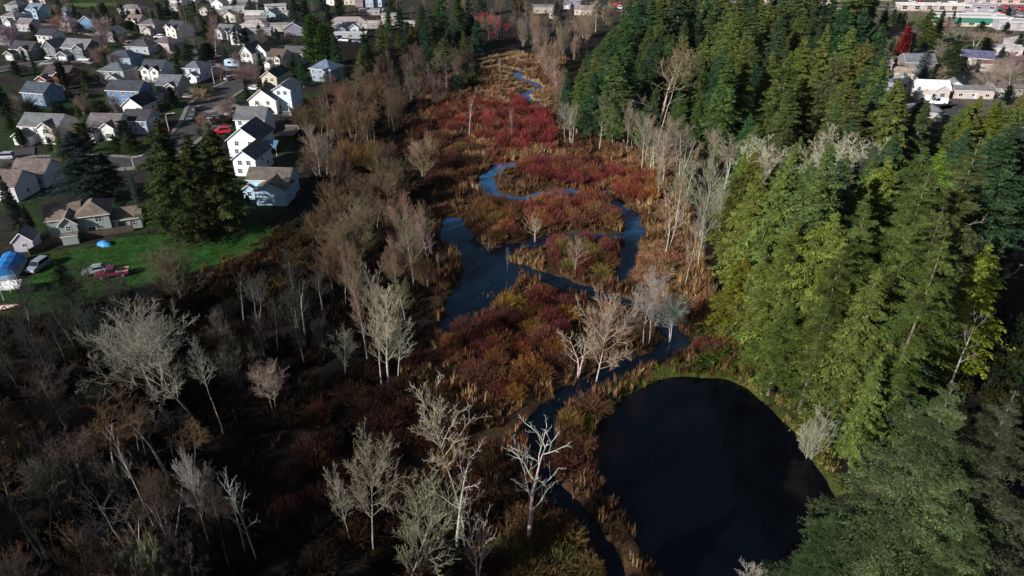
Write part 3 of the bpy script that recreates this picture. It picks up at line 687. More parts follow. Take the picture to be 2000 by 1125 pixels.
MASSED = _keys({'b': '1833,3501 -1542,2960 -1286,1845 -486,1560 -1290,2760 -877,2666 -533,1979 385,1660 1979,3700 21,3052 -487,2093 -979,2740 319,1678 -1426,3586 -1234,2408 -815,3727 -326,2641 -1605,3269 -1801,2634 -425,2563 -37,3220 -170,1292 -497,2711 2061,3357 134,2150 -583,3866 -524,2254 -283,2783 -1434,2189 -381,2283 318,1842 -411,2371 -86,3747 -1385,3136 -1435,3413 -177,2776 -1242,2952 -1600,3703 -1523,3719 272,3241 -171,1237 -811,3927 169,1923 312,3182 -123,3176 -1513,3090 -1417,3259 -469,2734 -200,2553 -187,1277 685,1288 -307,2388 -30,1593 -387,2605 -11,3266 -244,2325 185,2930 -1810,3467 1672,2922 -308,2457 -165,3870 -937,1845 -345,2207 148,2230 -483,3662 1725,2474 -212,2257 2062,3777 -1401,2452 279,3545 -1504,2391 112,2886 -438,2274 -178,2617 -407,2495 232,3090 -63,3248 336,1772 -137,2444 -1735,3707 -171,2588 1935,3312 375,3751 -565,2448 -140,2650 230,3191 1901,2779 2385,3589 106,3192 -2268,3890 -374,2589 264,2912 2242,3346 439,3403 146,3251 -809,2554 -383,2746 196,3214 1511,2625 -308,1426 1826,3668 -62,3762 15,3739 73,3642 -1902,3852 -569,3939 -75,3360 352,3345 -456,2303 -1038,3401 249,2953 -809,955 565,3920 82,2922 -1230,3122 704,1264 -334,3904 -507,2128 -1121,2270 -310,1181 -101,3238 -592,3354 -438,2608 -399,2316 1327,2618 -1030,2582 1618,2997 127,2546 -337,2535 -452,2405 -1025,1851 -1705,3131 67,3837 1952,3936 182,3861 -226,2241 -386,2321 -1624,2538 1828,3572 -1356,3490 -1583,3598 -1390,3779 -1010,3829 -1507,2160 2087,3460 82,3029 1762,3072 244,3752 -125,1083 2080,3751 206,1905 -2054,3786 82,3386 -970,3208 -233,3665 1579,3048 -1524,4087 0,1812 2357,3717 2255,3753 -1522,2418 -1309,3058 -1048,2240 188,3450 131,3334 1885,3811 -39,2549 490,3872 -208,3780 1309,2616 1941,3502 106,3368 -103,3732 -2163,4159 -304,2754 -2052,3072 -1207,2667 -227,2706 -86,3423 -2253,3420 -3,3517 5,3296 -477,4165 -176,2809 -1082,3216 -251,3628 39,3377 -141,3355 -9,1148 -2014,3658 -259,2719 41,3933 -1036,3621 -145,3452 -1719,3829 -1791,3189 119,2950 -117,3501 -55,3462 -218,3877 265,3630 -495,2443 -484,4118 -922,4160 244,4039 -2246,4183 -1765,3700 -1538,3998 -1534,3820 280,3568 198,3568 -1058,3881 295,3556 -2456,3930 -42,4191 -2422,3706 346,3986 -1593,2847 -1934,4176 -444,2173 1454,2576 -270,3941 -422,3665 -209,3496 -136,3914 1806,3188 -252,2757 258,4102 -176,3357 -362,3867 -524,2565 132,3577 296,3462 -2677,3982 172,3660 -1501,2880 -57,4104 -167,3535 -68,3616 -2686,4090 93,3654 -826,3150 1799,3261 2030,3578 -362,4114 -1500,3449 -2056,4309 -129,3675 -1312,3359 -2427,4112 347,3418 -191,3582 326,3562 -229,3657 353,3662', 'c': '-800,2652 601,2417 1816,3598 -864,3790 592,2438 183,2465 2059,3020 1049,1597 -882,1986 2370,3623 -1077,2771 -1936,3770 -729,1785 1880,3817 -569,1430 -800,2353 269,2293 642,2533 -1720,3451 324,2015 -1870,2819 -1013,3220 -1057,3133 874,2392 980,1796 -1343,2832 -2099,3282 -1681,3160 1124,2985 -331,3372 -2223,3674 2052,3515 -1751,3761 -164,3100 -1669,3512 1511,2416 -1456,3703 -1309,3476 -156,3881 1802,2919 956,2370 281,2752 -1899,3513 -869,2522 1368,3485 549,2355 -739,2502 761,3230 -1966,3575 -1467,3563 -2058,3228 -1887,3823 309,2526 -2046,3571 27,4010 -1921,3642 628,1510 502,2451 -1347,3921 -1461,3655 -2225,3729 -610,3881 -1620,3481 160,2266 -580,1430 1535,3291 -1721,3943 1950,3370 -1674,3750 1162,3010 605,2580 407,2780 -1838,3633 1556,3321 -1106,3947 874,3332 395,2893 -1363,3497 1867,3646 -999,2300 -2425,3875 880,3288 -1475,3092 1243,3617 872,3375 299,2613 616,3131 -242,3362 -1319,2368 -2184,4031 285,2677 -1858,3999 -1420,3665 555,3015 -1278,4134 -1018,2855 -2395,4030 -1487,4087 -2116,3698 727,3092 -2039,4118 1162,3338 391,2978 616,2697 1886,3633 467,2855 -2144,3884 1585,3033 -2145,3881 -597,1435 340,2721 490,3328 2319,3632', 's': '-139,1579 101,1423 685,882 -5,1382 -128,1567 -189,1655 -276,1999 -524,881 -44,1384 191,1616 104,1603 74,1589 102,1983 38,1863 -265,1831 600,816 116,1181 -46,1888 338,1511 741,885 -145,2042 103,1178 -1672,2735 -180,1865 104,1583 302,1575 103,1876 -244,1908 -111,2203 157,1335 -61,1957 99,1795 -72,2034 239,1121 173,1176 92,1463 -145,2127 -91,1787 -128,1690 132,2321 -1359,2301 -107,1674 -167,1569 -123,1970 -624,922 -29,2090 -108,1708 170,1391 91,2025 296,1505 -69,1429 -191,2049 346,1591 -185,1611 66,1938 61,2049 43,1695 341,966 269,1194 -39,1323 773,866 -159,1771 109,1205 28,2189 -190,1997 79,1437 136,1616 -1216,1644 -124,2049 -396,1024 -662,723 -36,945 45,1361 334,963 2,2026 -71,2162 -430,1772 -183,1825 -1278,2132 -199,1812 -434,1061 -5,2262 18,2188 -363,1731 -849,1906 -366,1780 149,1598 -19,1992 -248,1724 -278,1953 26,2231 673,874 252,1518 36,1801 -24,2129 -1,1909 88,2061 60,1634 -54,2020 -399,1743 153,1670 -136,1847 128,1672 -353,1700 -982,2342 -197,1707 -139,3684 -264,1871 -270,1911 -1436,2324 -172,2223 189,2797 352,1019 62,2118 145,1440 -236,1973 -170,2173 -873,2472 -23,1854 58,1685 -90,2097 21,2116 277,1561 -1417,2109 321,946 100,2063 1956,2905 325,976 332,912 -798,2714 -273,2022 -116,2073 -59,2042 -64,2070 1516,2486 -199,1735 148,2427 114,1442 160,1422 -1036,2571 -677,945 -268,1770 -198,2121 -1550,2735 -321,2587 110,1678 145,2521 -245,1958 -2,2168 120,1415 88,1365 106,1640 109,1920 -2601,3999 54,1656 42,1927 -138,2139 -35,1387 343,985 -302,1984 -1778,2669 178,2653 -1618,2358 77,2134 -2063,3172 69,1999 -73,1907 -918,3155 -79,3283 -1416,2373 133,1365 -214,1836 1969,3251 -99,3642 1603,2549 -373,2389 -1250,2479 149,2542 -17,1891 -439,2485 76,1947 137,2584 -128,2242 -518,3109 -197,1854 -783,1870 -879,2225 -659,931 -1056,2084 -1966,3369 -76,3598 -1520,2576 -347,1740 -273,2660 -2323,4075 -283,2645 -915,2485 -405,2785 -523,2795 1579,2437 1650,3294 -470,3022 -1129,3677 1431,2669 -381,1284 -1583,3714 -1735,3762 162,2727 2173,3401 -1244,2957 -2724,4106 -335,2527 187,1391 -878,2653 -545,2972 -421,1729 -1698,3839 -1352,4032 1628,2827 -992,3319 -1663,3313 -945,1902 -166,3545 14,2137 1494,2626 -187,2689 57,2139 171,1649 -1901,3384 -1294,3112 -235,1801 -205,1763 -452,1069 1699,3255 -426,1701 -1835,3973 -534,2844 2036,3119 -61,3476 -2143,4173 -68,3633 -1391,3374 -348,2442 -163,2721 -147,2655 -399,2523 -1571,3791 -947,2589 -24,3469 -481,2656 156,2696 1834,3478 -363,2661 45,2010 339,989 -480,2766 -2374,4090 2209,3257 2062,3198 -1957,2867 -1058,3231 1748,2566 160,2810 132,2660 -491,2854 1994,3273 -1057,2209 165,2861 1921,2801 -1329,2982 -1850,3601 -1062,3074 138,2818 -249,2876 -2127,3791 -1239,3046 -1593,3227 -1523,2183 -1247,3776 -2082,3411 -1453,2124 1940,3763 -195,2804 -1456,2900 -238,1760 -167,3512 -1192,3600 1786,2545 -1748,3128 -991,3546 -2247,4180 -1369,3801 -1256,3187 -1669,3596 1785,3203 1445,2845 -1894,4137 1840,3260 -1693,4033 -1057,3711'})
#ENDCULL
def plant(kind, bx, by, h, r=None, col=(.05, .07, .03), bark=(.14, .12, .1), label="", cat="tree", name="tree", group=None, ground=None, lean=None, var=None, rnd=RND):
    """stand one tree with its foot at the ground point (bx, by in metres)"""
    pr = PROTO[kind]; p = pr[rnd.randrange(len(pr))] if var is None else pr[var % len(pr)]
    key = (cat[0], round(bx * 10), round(by * 10))
    jig = lambda c, a=.12: tuple(max(.002, v * rnd.uniform(1 - a, 1 + a)) for v in c)
    sz = h / p['H']; sx = (r / p['R']) if r else sz * rnd.uniform(.85, 1.15)
    col, bark = jig(col), jig(bark); ln = (lean[0] if lean else rnd.gauss(0, .02), lean[1] if lean else rnd.gauss(0, .02), rnd.uniform(0, 6.283))
    if key in HIDDEN: return None
    z = gz(bx, by) if ground is None else ground
    if key in MASSED:
        MASS[cat].append((bx, by, z, h, sx * p['R'], ln[2], col)); return None
    if 'root' in p:
        o = ob(name, p['root'], None, col); o.location = (bx, by, z); tag(o, label, cat, group)
    else:
        o = thing(name, label, cat, (bx, by, z), 0, group)
        for nm, me in p['parts']:
            ob(nm, me, o, bark if nm == 'trunk' else col)
    o.rotation_euler = ln
    o.scale = (sx, sx, sz)
    return o
def tree(kind, px, py, ty, rpx=None, at='crown', **kw):
    """by picture: crown centred on px, foot at row py, top at row ty, crown half width in px"""
    if at == 'crown':
        my = ty + (py - ty) * .35; px = 1000 + (px - 1000) * (2997 - py) / (2997 - my)
    x, y = G(px, py)
    h = height_for(px, py, ty)
    return plant(kind, x, y, h, (rpx * mpp(px, (py + ty) / 2) * 1.0 if rpx else None), **kw)

def tree_top(kind, px, py, h, r, **kw):
    """by picture: the tip stands at (px, py) and the tree is h metres tall"""
    x, y = G(px, py, h); return plant(kind, x, y, h, r, **kw)

def mass(name, cat, protos, label):
    """the smallest, farthest plants of a kind, merged into one mass"""
    Vs, Fs, Ts, off = [], [], [], 0
    for i, (x, y, z, h, r, rz, c) in enumerate(MASS[cat]):
        p = protos[i % len(protos)]
        ms = [p['root']] if 'root' in p else [m for n_, m in p['parts']]
        for me in ms:
            n = len(me.vertices); v = np.empty(n * 3, np.float32); me.vertices.foreach_get("co", v); v = v.reshape(-1, 3).copy()
            f = np.empty(len(me.loops), np.int32); me.loops.foreach_get("vertex_index", f)
            t = np.ones(n * 4, np.float32)
            if "tint" in me.color_attributes: me.color_attributes["tint"].data.foreach_get("color", t)
            s, k = r / p['R'], h / p['H']; cs, sn = math.cos(rz), math.sin(rz)
            X = (v[:, 0] * cs - v[:, 1] * sn) * s + x; Y = (v[:, 0] * sn + v[:, 1] * cs) * s + y
            Vs.append(np.stack([X, Y, v[:, 2] * k + z], 1)); Fs.append(f.reshape(-1, 4) + off); off += n
            Ts.append(t.reshape(-1, 4)[:, :3] * np.array(c)[None])
    if not Vs: return
    o = struct(name, make_mesh(name, np.concatenate(Vs), [np.concatenate(Fs)], M['reed' if cat != 'conifer' else 'leaf'], tint=np.concatenate(Ts)), 'stuff')
    o.color = (1, 1, 1, 1); o['label'] = label; print(name, len(MASS[cat]))
# ---------------------------------------------------------------- buildings
FOOT = []     # circles kept clear of scattered plants: x, y, radius
_win = {}
_v = MB(); _v.tube([(0, 0, -1.4), (0, 0, .35)], .09, 6); _v.tube([(0, 0, .33), (0, 0, .42)], .15, 6); VENT = _v.mesh("roof_vent", M['rubber'])
def win_mesh(w, h):
    k = (round(w, 2), round(h, 2))
    if k not in _win:
        f = MB(); t = .1
        f.box(-w / 2 - t, -.07, -t, w / 2 + t, .03, 0); f.box(-w / 2 - t, -.07, h, w / 2 + t, .03, h + t)
        f.box(-w / 2 - t, -.066, 0, -w / 2, .03, h); f.box(w / 2, -.066, 0, w / 2 + t, .03, h)
        f.box(-.035, -.05, 0, .035, .0, h)
        if h > 1: f.box(-w / 2, -.045, h * .5 - .03, w / 2, .0, h * .5 + .03)
        p = MB(); p.box(-w / 2, -.03, 0, w / 2, .02, h)
        _win[k] = (f.mesh("frame", M['trim']), p.mesh("pane", M['glass']))
    return _win[k]
def window(root, x, y, z, w=1.1, h=1.2, face=0):
    """face 0 front (-y), 1 right (+x), 2 back, 3 left"""
    f, p = win_mesh(w, h)
    o = ob("window", p, root); o.location = (x, y, z); o.rotation_euler.z = face * math.pi / 2
    q = ob("frame", f, o)
    return o
def gable(mbw, mbr, x0, y0, w, d, h, ax='y', pitch=.6, ov=.45, z0=-.6):
    """a volume with a pitched roof, ridge along ax; lower left front corner (x0, y0)"""
    th = .2
    if ax == 'y':
        rz = h + w / 2 * pitch
        mbw.prism([(x0, z0), (x0 + w, z0), (x0 + w, h), (x0 + w / 2, rz), (x0, h)], y0, y0 + d, 0, 'y')
        for s in (-1, 1):
            cx = x0 + w / 2; e = cx + s * (w / 2 + ov); ez = h - ov * pitch + .02
            mbr_prof = [(cx, rz + .02), (e, ez), (e, ez + th), (cx, rz + th + .02)]
            roof_slab(mbr, mbr_prof, y0 - ov, y0 + d + ov, 'y')
    else:
        rz = h + d / 2 * pitch
        mbw.prism([(y0, z0), (y0 + d, z0), (y0 + d, h), (y0 + d / 2, rz), (y0, h)], x0, x0 + w, 0, 'x')
        for s in (-1, 1):
            cy = y0 + d / 2; e = cy + s * (d / 2 + ov); ez = h - ov * pitch + .02
            roof_slab(mbr, [(cy, rz + .02), (e, ez), (e, ez + th), (cy, rz + th + .02)], x0 - ov, x0 + w + ov, 'x')
    return rz
def roof_slab(mb, prof, a, b, axis):
    f = (lambda t, q, z: (t, q, z)) if axis == 'x' else (lambda t, q, z: (q, t, z))
    p = [f(a, *q) for q in prof] + [f(b, *q) for q in prof]
    mb.solid(p, [(0, 1, 2, 3), (7, 6, 5, 4), (0, 4, 5, 1), (1, 5, 6, 2), (2, 6, 7, 3), (3, 7, 4, 0)], ms=[1, 1, 1, 1, 0, 1])
def hip(mbw, mbr, x0, y0, w, d, h, pitch=.5, ov=.5, z0=-.6):
    mbw.box(x0, y0, z0, x0 + w, y0 + d, h)
    a, b, c, e = x0 - ov, x0 + w + ov, y0 - ov, y0 + d + ov
    zb = h - ov * pitch * .4; zt = zb + .18; W, D = b - a, e - c; m = min(W, D) / 2; rz = zt + m * pitch
    low = [(a, c, zb), (b, c, zb), (b, e, zb), (a, e, zb)]; up = [(a, c, zt), (b, c, zt), (b, e, zt), (a, e, zt)]
    r = [(a + m, (c + e) / 2, rz), (b - m, (c + e) / 2, rz)] if W > D + .1 else ([((a + b) / 2, c + m, rz), ((a + b) / 2, e - m, rz)] if D > W + .1 else [((a + b) / 2, (c + e) / 2, rz)] )
    P_ = low + up + r
    sides = [(0, 1, 5, 4), (1, 2, 6, 5), (2, 3, 7, 6), (3, 0, 4, 7), (3, 2, 1, 0)]
    if len(r) == 1: tops = [(4, 5, 8), (5, 6, 8), (6, 7, 8), (7, 4, 8)]
    elif W > D: tops = [(4, 5, 9, 8), (5, 6, 9), (6, 7, 8, 9), (7, 4, 8)]
    else: tops = [(4, 5, 8), (5, 6, 9, 8), (6, 7, 9), (7, 4, 8, 9)]
    mbr.solid(P_, sides + tops, ms=[1] * 5 + [0] * len(tops))
    return rz
def flat(mbw, mbr, x0, y0, w, d, h, ov=.3):
    mbw.box(x0, y0, -.6, x0 + w, y0 + d, h)
    mbr.solid([(x0 - ov, y0 - ov, h), (x0 + w + ov, y0 - ov, h), (x0 + w + ov, y0 + d + ov, h), (x0 - ov, y0 + d + ov, h), (x0 - ov, y0 - ov, h + .25), (x0 + w + ov, y0 - ov, h + .25), (x0 + w + ov, y0 + d + ov, h + .25), (x0 - ov, y0 + d + ov, h + .25)],
              [(0, 3, 2, 1), (4, 5, 6, 7), (0, 1, 5, 4), (1, 2, 6, 5), (2, 3, 7, 6), (3, 0, 4, 7)], ms=[1, 0, 1, 1, 1, 1])
    return h
def house(px, py, w, d, h, rot, style, roof, wall, label, name="house", cat="house", pitch=.6, group=None, detail=2):
    """(px, py): picture place of the middle of the front wall's foot; the body runs back from it"""
    x, y = G(px, py)
    root = thing(name, label, cat, (x, y, 0), R(rot), group)
    W_, F_ = MB(), MB(); wins = []; hw = w / 2
    two = h > 4.2
    def wrow(x0, x1, yy, zz, n, ww=1.1, hh=1.2, face=0):
        for i in range(n): wins.append((x0 + (x1 - x0) * (i + .5) / n, yy, zz, ww, hh, face))
    garage = None; door = None; chim = None; deck = None
    if style == 'gy':                                         # gable end towards the viewer
        rz = gable(W_, F_, -hw, 0, w, d, h, 'y', pitch)
        wrow(-hw, hw, 0, 1.0, 2); chim = (hw * .45, d * .55, rz)
        if two: wrow(-hw + .8, hw - .8, 0, h - 1.6, 2); wins.append((hw, d * .4, h - 1.8, 1, 1.1, 1))
        wins.append((-hw, d * .35, 1, 1.1, 1.2, 3)); wins.append((hw, d * .7, 1, 1.1, 1.2, 1))
    elif style == 'gx':                                       # ridge across, eaves to the viewer
        rz = gable(W_, F_, -hw, 0, w, d, h, 'x', pitch)
        wrow(-hw, hw, 0, 1.0, 3)
        if two: wrow(-hw, hw, 0, h - 1.7, 3)
        wins.append((hw, d * .5, 1, 1, 1.2, 1)); wins.append((-hw, d * .5, 1, 1, 1.2, 3)); chim = (hw * .3, d * .65, rz)
    elif style == 'gxg':                                      # ridge across, a cross gable and a garage wing in front
        rz = gable(W_, F_, -hw, 0, w, d, h, 'x', pitch)
        gable(W_, F_, hw * .12, -1.4, w * .4, d * .5 + 1.4, h + .06, 'y', pitch * 1.1)
        gable(W_, F_, -hw - .15, -3.6, w * .42, d * .4 + 3.6, min(h, 2.8), 'y', pitch)
        garage = (-hw - .15 + w * .21, -3.6, w * .3)
        wrow(hw * .12, hw * .12 + w * .4, -1.4, 1.0, 1, 1.6, 1.3)
        if two: wrow(hw * .12, hw * .12 + w * .4, -1.4, h - 1.5, 1, 1.6, 1.2); wrow(-hw, hw * .1, 0, h - 1.6, 2)
        wins.append((hw, d * .5, 1, 1, 1.2, 1)); wins.append((-hw, d * .6, 1.2, 1, 1.2, 3)); door = (hw * .02, 0); chim = (hw * .6, d * .7, rz - .8)
    elif style == 'hip':
        rz = hip(W_, F_, -hw, 0, w, d, h, pitch * .8)
        wrow(-hw, hw, 0, 1.0, 3 if w > 9 else 2)
        if two: wrow(-hw, hw, 0, h - 1.7, 3 if w > 9 else 2)
        wins.append((hw, d * .5, 1, 1, 1.2, 1)); wins.append((-hw, d * .5, 1, 1, 1.2, 3)); chim = (-hw * .3, d * .62, rz - .7)
    elif style == 'hipg':                                     # hip roof, gabled garage wing
        rz = hip(W_, F_, -hw, 0, w, d, h, pitch * .8)
        gable(W_, F_, 0.1, -3.2, w * .42, d * .4 + 3.2, 2.9, 'y', pitch)
        garage = (.1 + w * .21, -3.2, w * .3); door = (-hw * .25, 0)
        wrow(-hw, -hw * .35, 0, 1, 1, 1.5, 1.2)
        if two: wrow(-hw, hw, 0, h - 1.5, 3)
        wins.append((hw, d * .5, 1.2, 1, 1.2, 1)); chim = (-hw * .3, d * .62, rz - .7)
    elif style == 'twin':                                     # two gables side by side
        rz = gable(W_, F_, -hw, 0, w, d, h, 'x', pitch)
        for s in (-1, 1):
            gable(W_, F_, s * hw * .5 - w * .2, -1.2 - .3 * s, w * .4, d * .45 + 1, h - .1, 'y', pitch * 1.2)
            wrow(s * hw * .5 - w * .2, s * hw * .5 + w * .2, -1.2 - .3 * s, h - 1.6 if two else 1, 1, 1.3, 1.2)
            if two: wrow(s * hw * .5 - w * .2, s * hw * .5 + w * .2, -1.2 - .3 * s, 1, 1, 1.3, 1.2)
        door = (0, 0)
    elif style == 'flat':
        rz = flat(W_, F_, -hw, 0, w, d, h)
        wrow(-hw, hw, 0, 1.0, max(2, int(w / 5)), 1.6, 1.1)
        wins.append((hw, d * .5, 1, 1.1, 1, 1))
    elif style == 'low':                                      # ranch / mobile home with a shallow roof
        rz = gable(W_, F_, -hw, 0, w, d, h, 'x', .22, .4)
        wrow(-hw, hw, 0, .9, 3, 1.3, 1.0); door = (hw * .1, 0); wins.append((hw, d * .5, 1, 1.1, 1, 1)); wins.append((-hw, d * .5, 1, 1.1, 1, 3))
    elif style == 'endhouse':                                 # the long brown roofed house with the shade-blue gable
        gable(W_, F_, -8.0, 5.2, 11.5, 7.6, 5.4, 'x', .55)
        gable(W_, F_, -9.2, 3.9, 3.6, 6.0, 3.0, 'y', .6)
        gable(W_, F_, -hw, 0, w, 7.5, h, 'y', pitch); rz = 8
        wins += [(-7.4, 3.9, 1, 1.1, 1.3, 0), (-2, 5.2, 3.8, 1.1, 1.1, 0), (3.5, 8, 3.6, 1, 1.1, 1), (hw, 3.5, 1.2, 1, 1.1, 1)]
        chim = (-3, 10.2, 6.6)
    elif style == 'hero':                                     # grey-green two storey house by the lawn
        hip(W_, F_, -1.2, 0, 7.2, 9.5, 5.3, .55)
        gable(W_, F_, -8.2, 2.2, 7.4, 8.6, 4.6, 'x', .62)
        gable(W_, F_, -4.9, -1.4, 3.8, 6.4, 4.4, 'y', .9)
        gable(W_, F_, 5.6, 1.2, 7.0, 6.8, 2.9, 'x', .5)
        gable(W_, F_, -4.6, -3.6, 3.4, 2.6, 2.1, 'x', .2, .2)
        wins += [(3.6, 0, 3.6, 1.4, 1.2, 0), (1.6, 0, 1.1, 1.4, 1.3, 0), (3.2, 0, 1.1, 1.0, 1.3, 0), (8, 1.2, 1, 1.2, 1.2, 0), (10.6, 1.2, 1, 1.2, 1.2, 0), (-3, -1.4, 2.7, 1, 1.2, 0), (12.6, 4.5, 1, 1, 1.1, 1), (-8.2, 6.4, 1.4, 1, 1.1, 3)]
        chim = (2.8, 5, 6.7); door = (6.9, 1.2); rz = 8
    ob("wall", W_.mesh("wall", M['wall']), root, wall)
    rf = ob("roof", F_.mesh("roof", [M['roof'], M['trim']]), root, roof)
    if detail < 2: wins = [q for q in wins if q[5] == 0]
    for q in wins: window(root, *q)
    if door:
        m = MB(); m.box(door[0] - .5, door[1] - .06, 0, door[0] + .5, door[1] + .02, 2.1); m.box(door[0] + .3, door[1] - .1, 1, door[0] + .38, door[1] - .06, 1.1)
        ob("door", m.mesh("door", M['paint'], .01), root, RND.choice([(.25, .05, .04), (.6, .6, .6), (.05, .08, .12)]))
    if garage:
        m = MB(); gx_, gy_, gw = garage
        m.box(gx_ - gw / 2, gy_ - .05, 0, gx_ + gw / 2, gy_ + .02, 2.2)
        for i in range(1, 4): m.box(gx_ - gw / 2, gy_ - .075, i * .55 - .03, gx_ + gw / 2, gy_ - .05, i * .55 + .03)
        ob("garage_door", m.mesh("garage_door", M['trim']), root)
    if chim and detail >= 1:
        c = chim
        for k in range(3): ob("roof_vent", VENT, rf).location = (c[0] + k * 1.1 - 1, c[1], c[2] - .1 * k)
    k = dict(endhouse=.8, hero=.8).get(style, .86); root.scale = (k, k, k)
    FOOT.append((x - math.sin(R(rot)) * d / 2, y + math.cos(R(rot)) * d / 2, max(w, d) * .45 + .5))
    return root

GREY, DARK, BROWN, BLACK = (.13, .13, .145), (.055, .06, .075), (.115, .085, .075), (.03, .032, .037)
WHT, CREAM, BEIGE, BLUE, SLATE, GRN = (.75, .76, .78), (.62, .57, .47), (.42, .37, .29), (.16, .27, .4), (.13, .17, .24), (.27, .32, .31)
LIL = (.2, .18, .21)
# the row of gable-fronted houses along the marsh
house(531, 402, 8.4, 9, 4.3, -4, 'endhouse', (.13, .115, .1), (.36, .52, .68), "grey-brown roofed house whose pale blue gable faces the lawn, nearest of the marsh-side row", pitch=.5)  # pale wall coloured blue for the skylit shade on its gable
house(482, 345, 6.4, 11, 5.0, -6, 'gy', GREY, (.72, .77, .84), "narrow pale grey-roofed house between the blue-gabled house and the big white gable", pitch=.75)
house(480, 306, 9.6, 11, 5.0, -5, 'gy', (.09, .095, .11), WHT, "big white gabled house with near-black striped right roof slope beside the blue canopy deck", pitch=.75)
house(492, 264, 9.5, 8.5, 5.0, -4, 'gx', GREY, (.68, .73, .74), "white house with broad grey roof and a railed timber deck at its side", pitch=.7)
house(516, 222, 9.5, 9, 4.8, -4, 'gy', (.1, .105, .12), (.74, .76, .7), "white gabled house with black right roof slope, fifth up the marsh-side row", pitch=.75)
house(556, 218, 6.2, 11, 7.6, -4, 'gy', (.15, .16, .18), (.6, .72, .85), "tall three storey blue-white house wall rising behind the white gable by the marsh", pitch=.5)  # white wall tinted blue for the neighbour's shadow across it
house(529, 176, 6.2, 11, 5.0, -10, 'gy', (.045, .045, .055), (.48, .43, .33), "beige gabled house with black roof next to the end of the curved street", pitch=.7)
house(484, 128, 5.5, 10, 5.2, -12, 'gy', DARK, (.75, .74, .74), "white steep-gabled town house at the left end of the white row above the curved street", pitch=1.1)
house(512, 124, 5.2, 10, 5.2, -14, 'gy', BROWN, WHT, "white steep-gabled town house with brown roof, second in the row above the curved street", pitch=1.1)
house(540, 134, 6.5, 9, 4.6, -14, 'gxg', BROWN, (.7, .68, .64), "cream brown-roofed house with white porch gable at the white row's right end")
house(575, 126, 9, 8, 4.6, -10, 'gx', (.1, .09, .1), (.4, .4, .42), "grey-brown roofed house right of the white gable row, left of the green cypresses")
house(628, 160, 9.8, 9, 5.0, -22, 'hip', SLATE, (.24, .3, .38), "blue-grey hip-roofed house standing alone at the edge of the dark wood", pitch=.75)
# blocks left of the street
house(331, 194, 8.2, 9, 5.2, -8, 'gxg', (.13, .14, .17), (.36, .34, .31), "taupe house with lit cream gable and grey roof, in front of the bare street tree")
house(300, 160, 9.0, 9, 5.0, -10, 'twin', DARK, (.6, .6, .62), "white twin-gabled house left of the lavender-grey garage house")
house(376, 158, 8.5, 9, 5.0, -12, 'hipg', (.13, .14, .18), (.42, .45, .58), "lavender-grey house with white garage next to the lit lawn and tall street lamp")
house(246, 206, 12.5, 8.5, 5.4, -8, 'gx', (.05, .055, .07), (.12, .2, .34), "long blue house with dark roof behind the white house with the black garage roof")
house(262, 226, 7.2, 9, 3.4, -8, 'gy', (.03, .03, .035), (.68, .67, .7), "low white gabled house with black right roof slope below the long blue house", pitch=.75)
house(222, 164, 11, 9, 5.0, -10, 'hipg', (.11, .13, .15), (.3, .32, .34), "grey hip-roofed house with a row of white windows left of the long blue house")
house(232, 130, 12.5, 9, 3.6, -10, 'hip', (.06, .08, .14), (.24, .33, .45), "low house with broad navy hip roof behind the grey hip-roofed house")
house(205, 272, 10, 9, 4.2, -5, 'gxg', (.14, .125, .13), (.6, .6, .6), "white walled house with taupe roof beside the dark hedge bushes")
house(268, 262, 8, 8, 4.4, -5, 'gx', (.055, .05, .06), (.26, .33, .46), "small blue-grey house with dark roof right of the taupe-roofed white house")
house(84, 278, 13, 9, 5.0, -8, 'gxg', (.14, .15, .16), (.72, .73, .74), "large white house with grey roof and an attached white garage at the left edge", pitch=.62)
house(70, 206, 9.5, 9, 4.6, -14, 'gx', (.06, .08, .11), (.12, .2, .32), "shaded blue house with a grey roof below the dark red-brown house")
house(112, 166, 11, 9, 3.9, -12, 'gxg', (.07, .055, .06), (.17, .06, .045), "dark red-brown house with a white-edged gable in deep shade")
house(150, 118, 12.5, 10, 5.4, -14, 'gxg', (.17, .17, .19), (.1, .12, .15), "big dark blue-grey house with white porch posts and pale broad roof")
house(100, 114, 7, 9, 4.6, -14, 'gy', (.15, .15, .17), (.13, .13, .15), "dark gabled house with pale roof edges left of the white porch posts house", pitch=.9)
house(45, 116, 11, 9, 4.4, -14, 'gxg', (.055, .055, .07), (.19, .2, .22), "grey-roofed house with a small lit dormer gable near the left edge")
house(92, 90, 9, 8, 5.0, -14, 'gx', (.04, .045, .06), (.62, .62, .6), "white walled house with very dark roof behind the dark porch house")
house(48, 62, 8, 8, 3.8, -14, 'gx', LIL, (.4, .4, .44), "mauve-roofed bungalow with three roof vents left of the light blue gabled house")
house(20, 50, 9.5, 9, 4.6, -14, 'hipg', LIL, (.3, .32, .38), "mauve hip-roofed house in the top left corner block")
house(68, 36, 9, 9, 5, -16, 'gxg', (.14, .2, .26), (.24, .4, .52), "light blue house with sunlit cyan gable in the top left block")
house(124, 38, 8.5, 8, 4.2, -14, 'hip', (.14, .14, .15), (.3, .34, .36), "small grey hip-roofed house just below the far lawn strip")
house(172, 58, 8, 8, 4.2, -8, 'gy', (.1, .1, .13), (.12, .22, .38), "small blue gable-fronted house left of the pink bare trees", pitch=.7)
house(128, 60, 8, 8, 4.2, -14, 'hip', LIL, (.3, .29, .31), "pinkish grey hip-roofed house behind the brown bare tree crown")
house(210, 82, 10, 9, 4.0, -14, 'gy', (.16, .16, .2), (.3, .28, .3), "grey gabled house with pale triangular roof face beside the street bend", pitch=.5)
house(255, 30, 14, 8, 3.4, -6, 'hip', (.2, .18, .19), (.32, .3, .3), "wide low mauve-grey roofed house right of the far lawn strip")
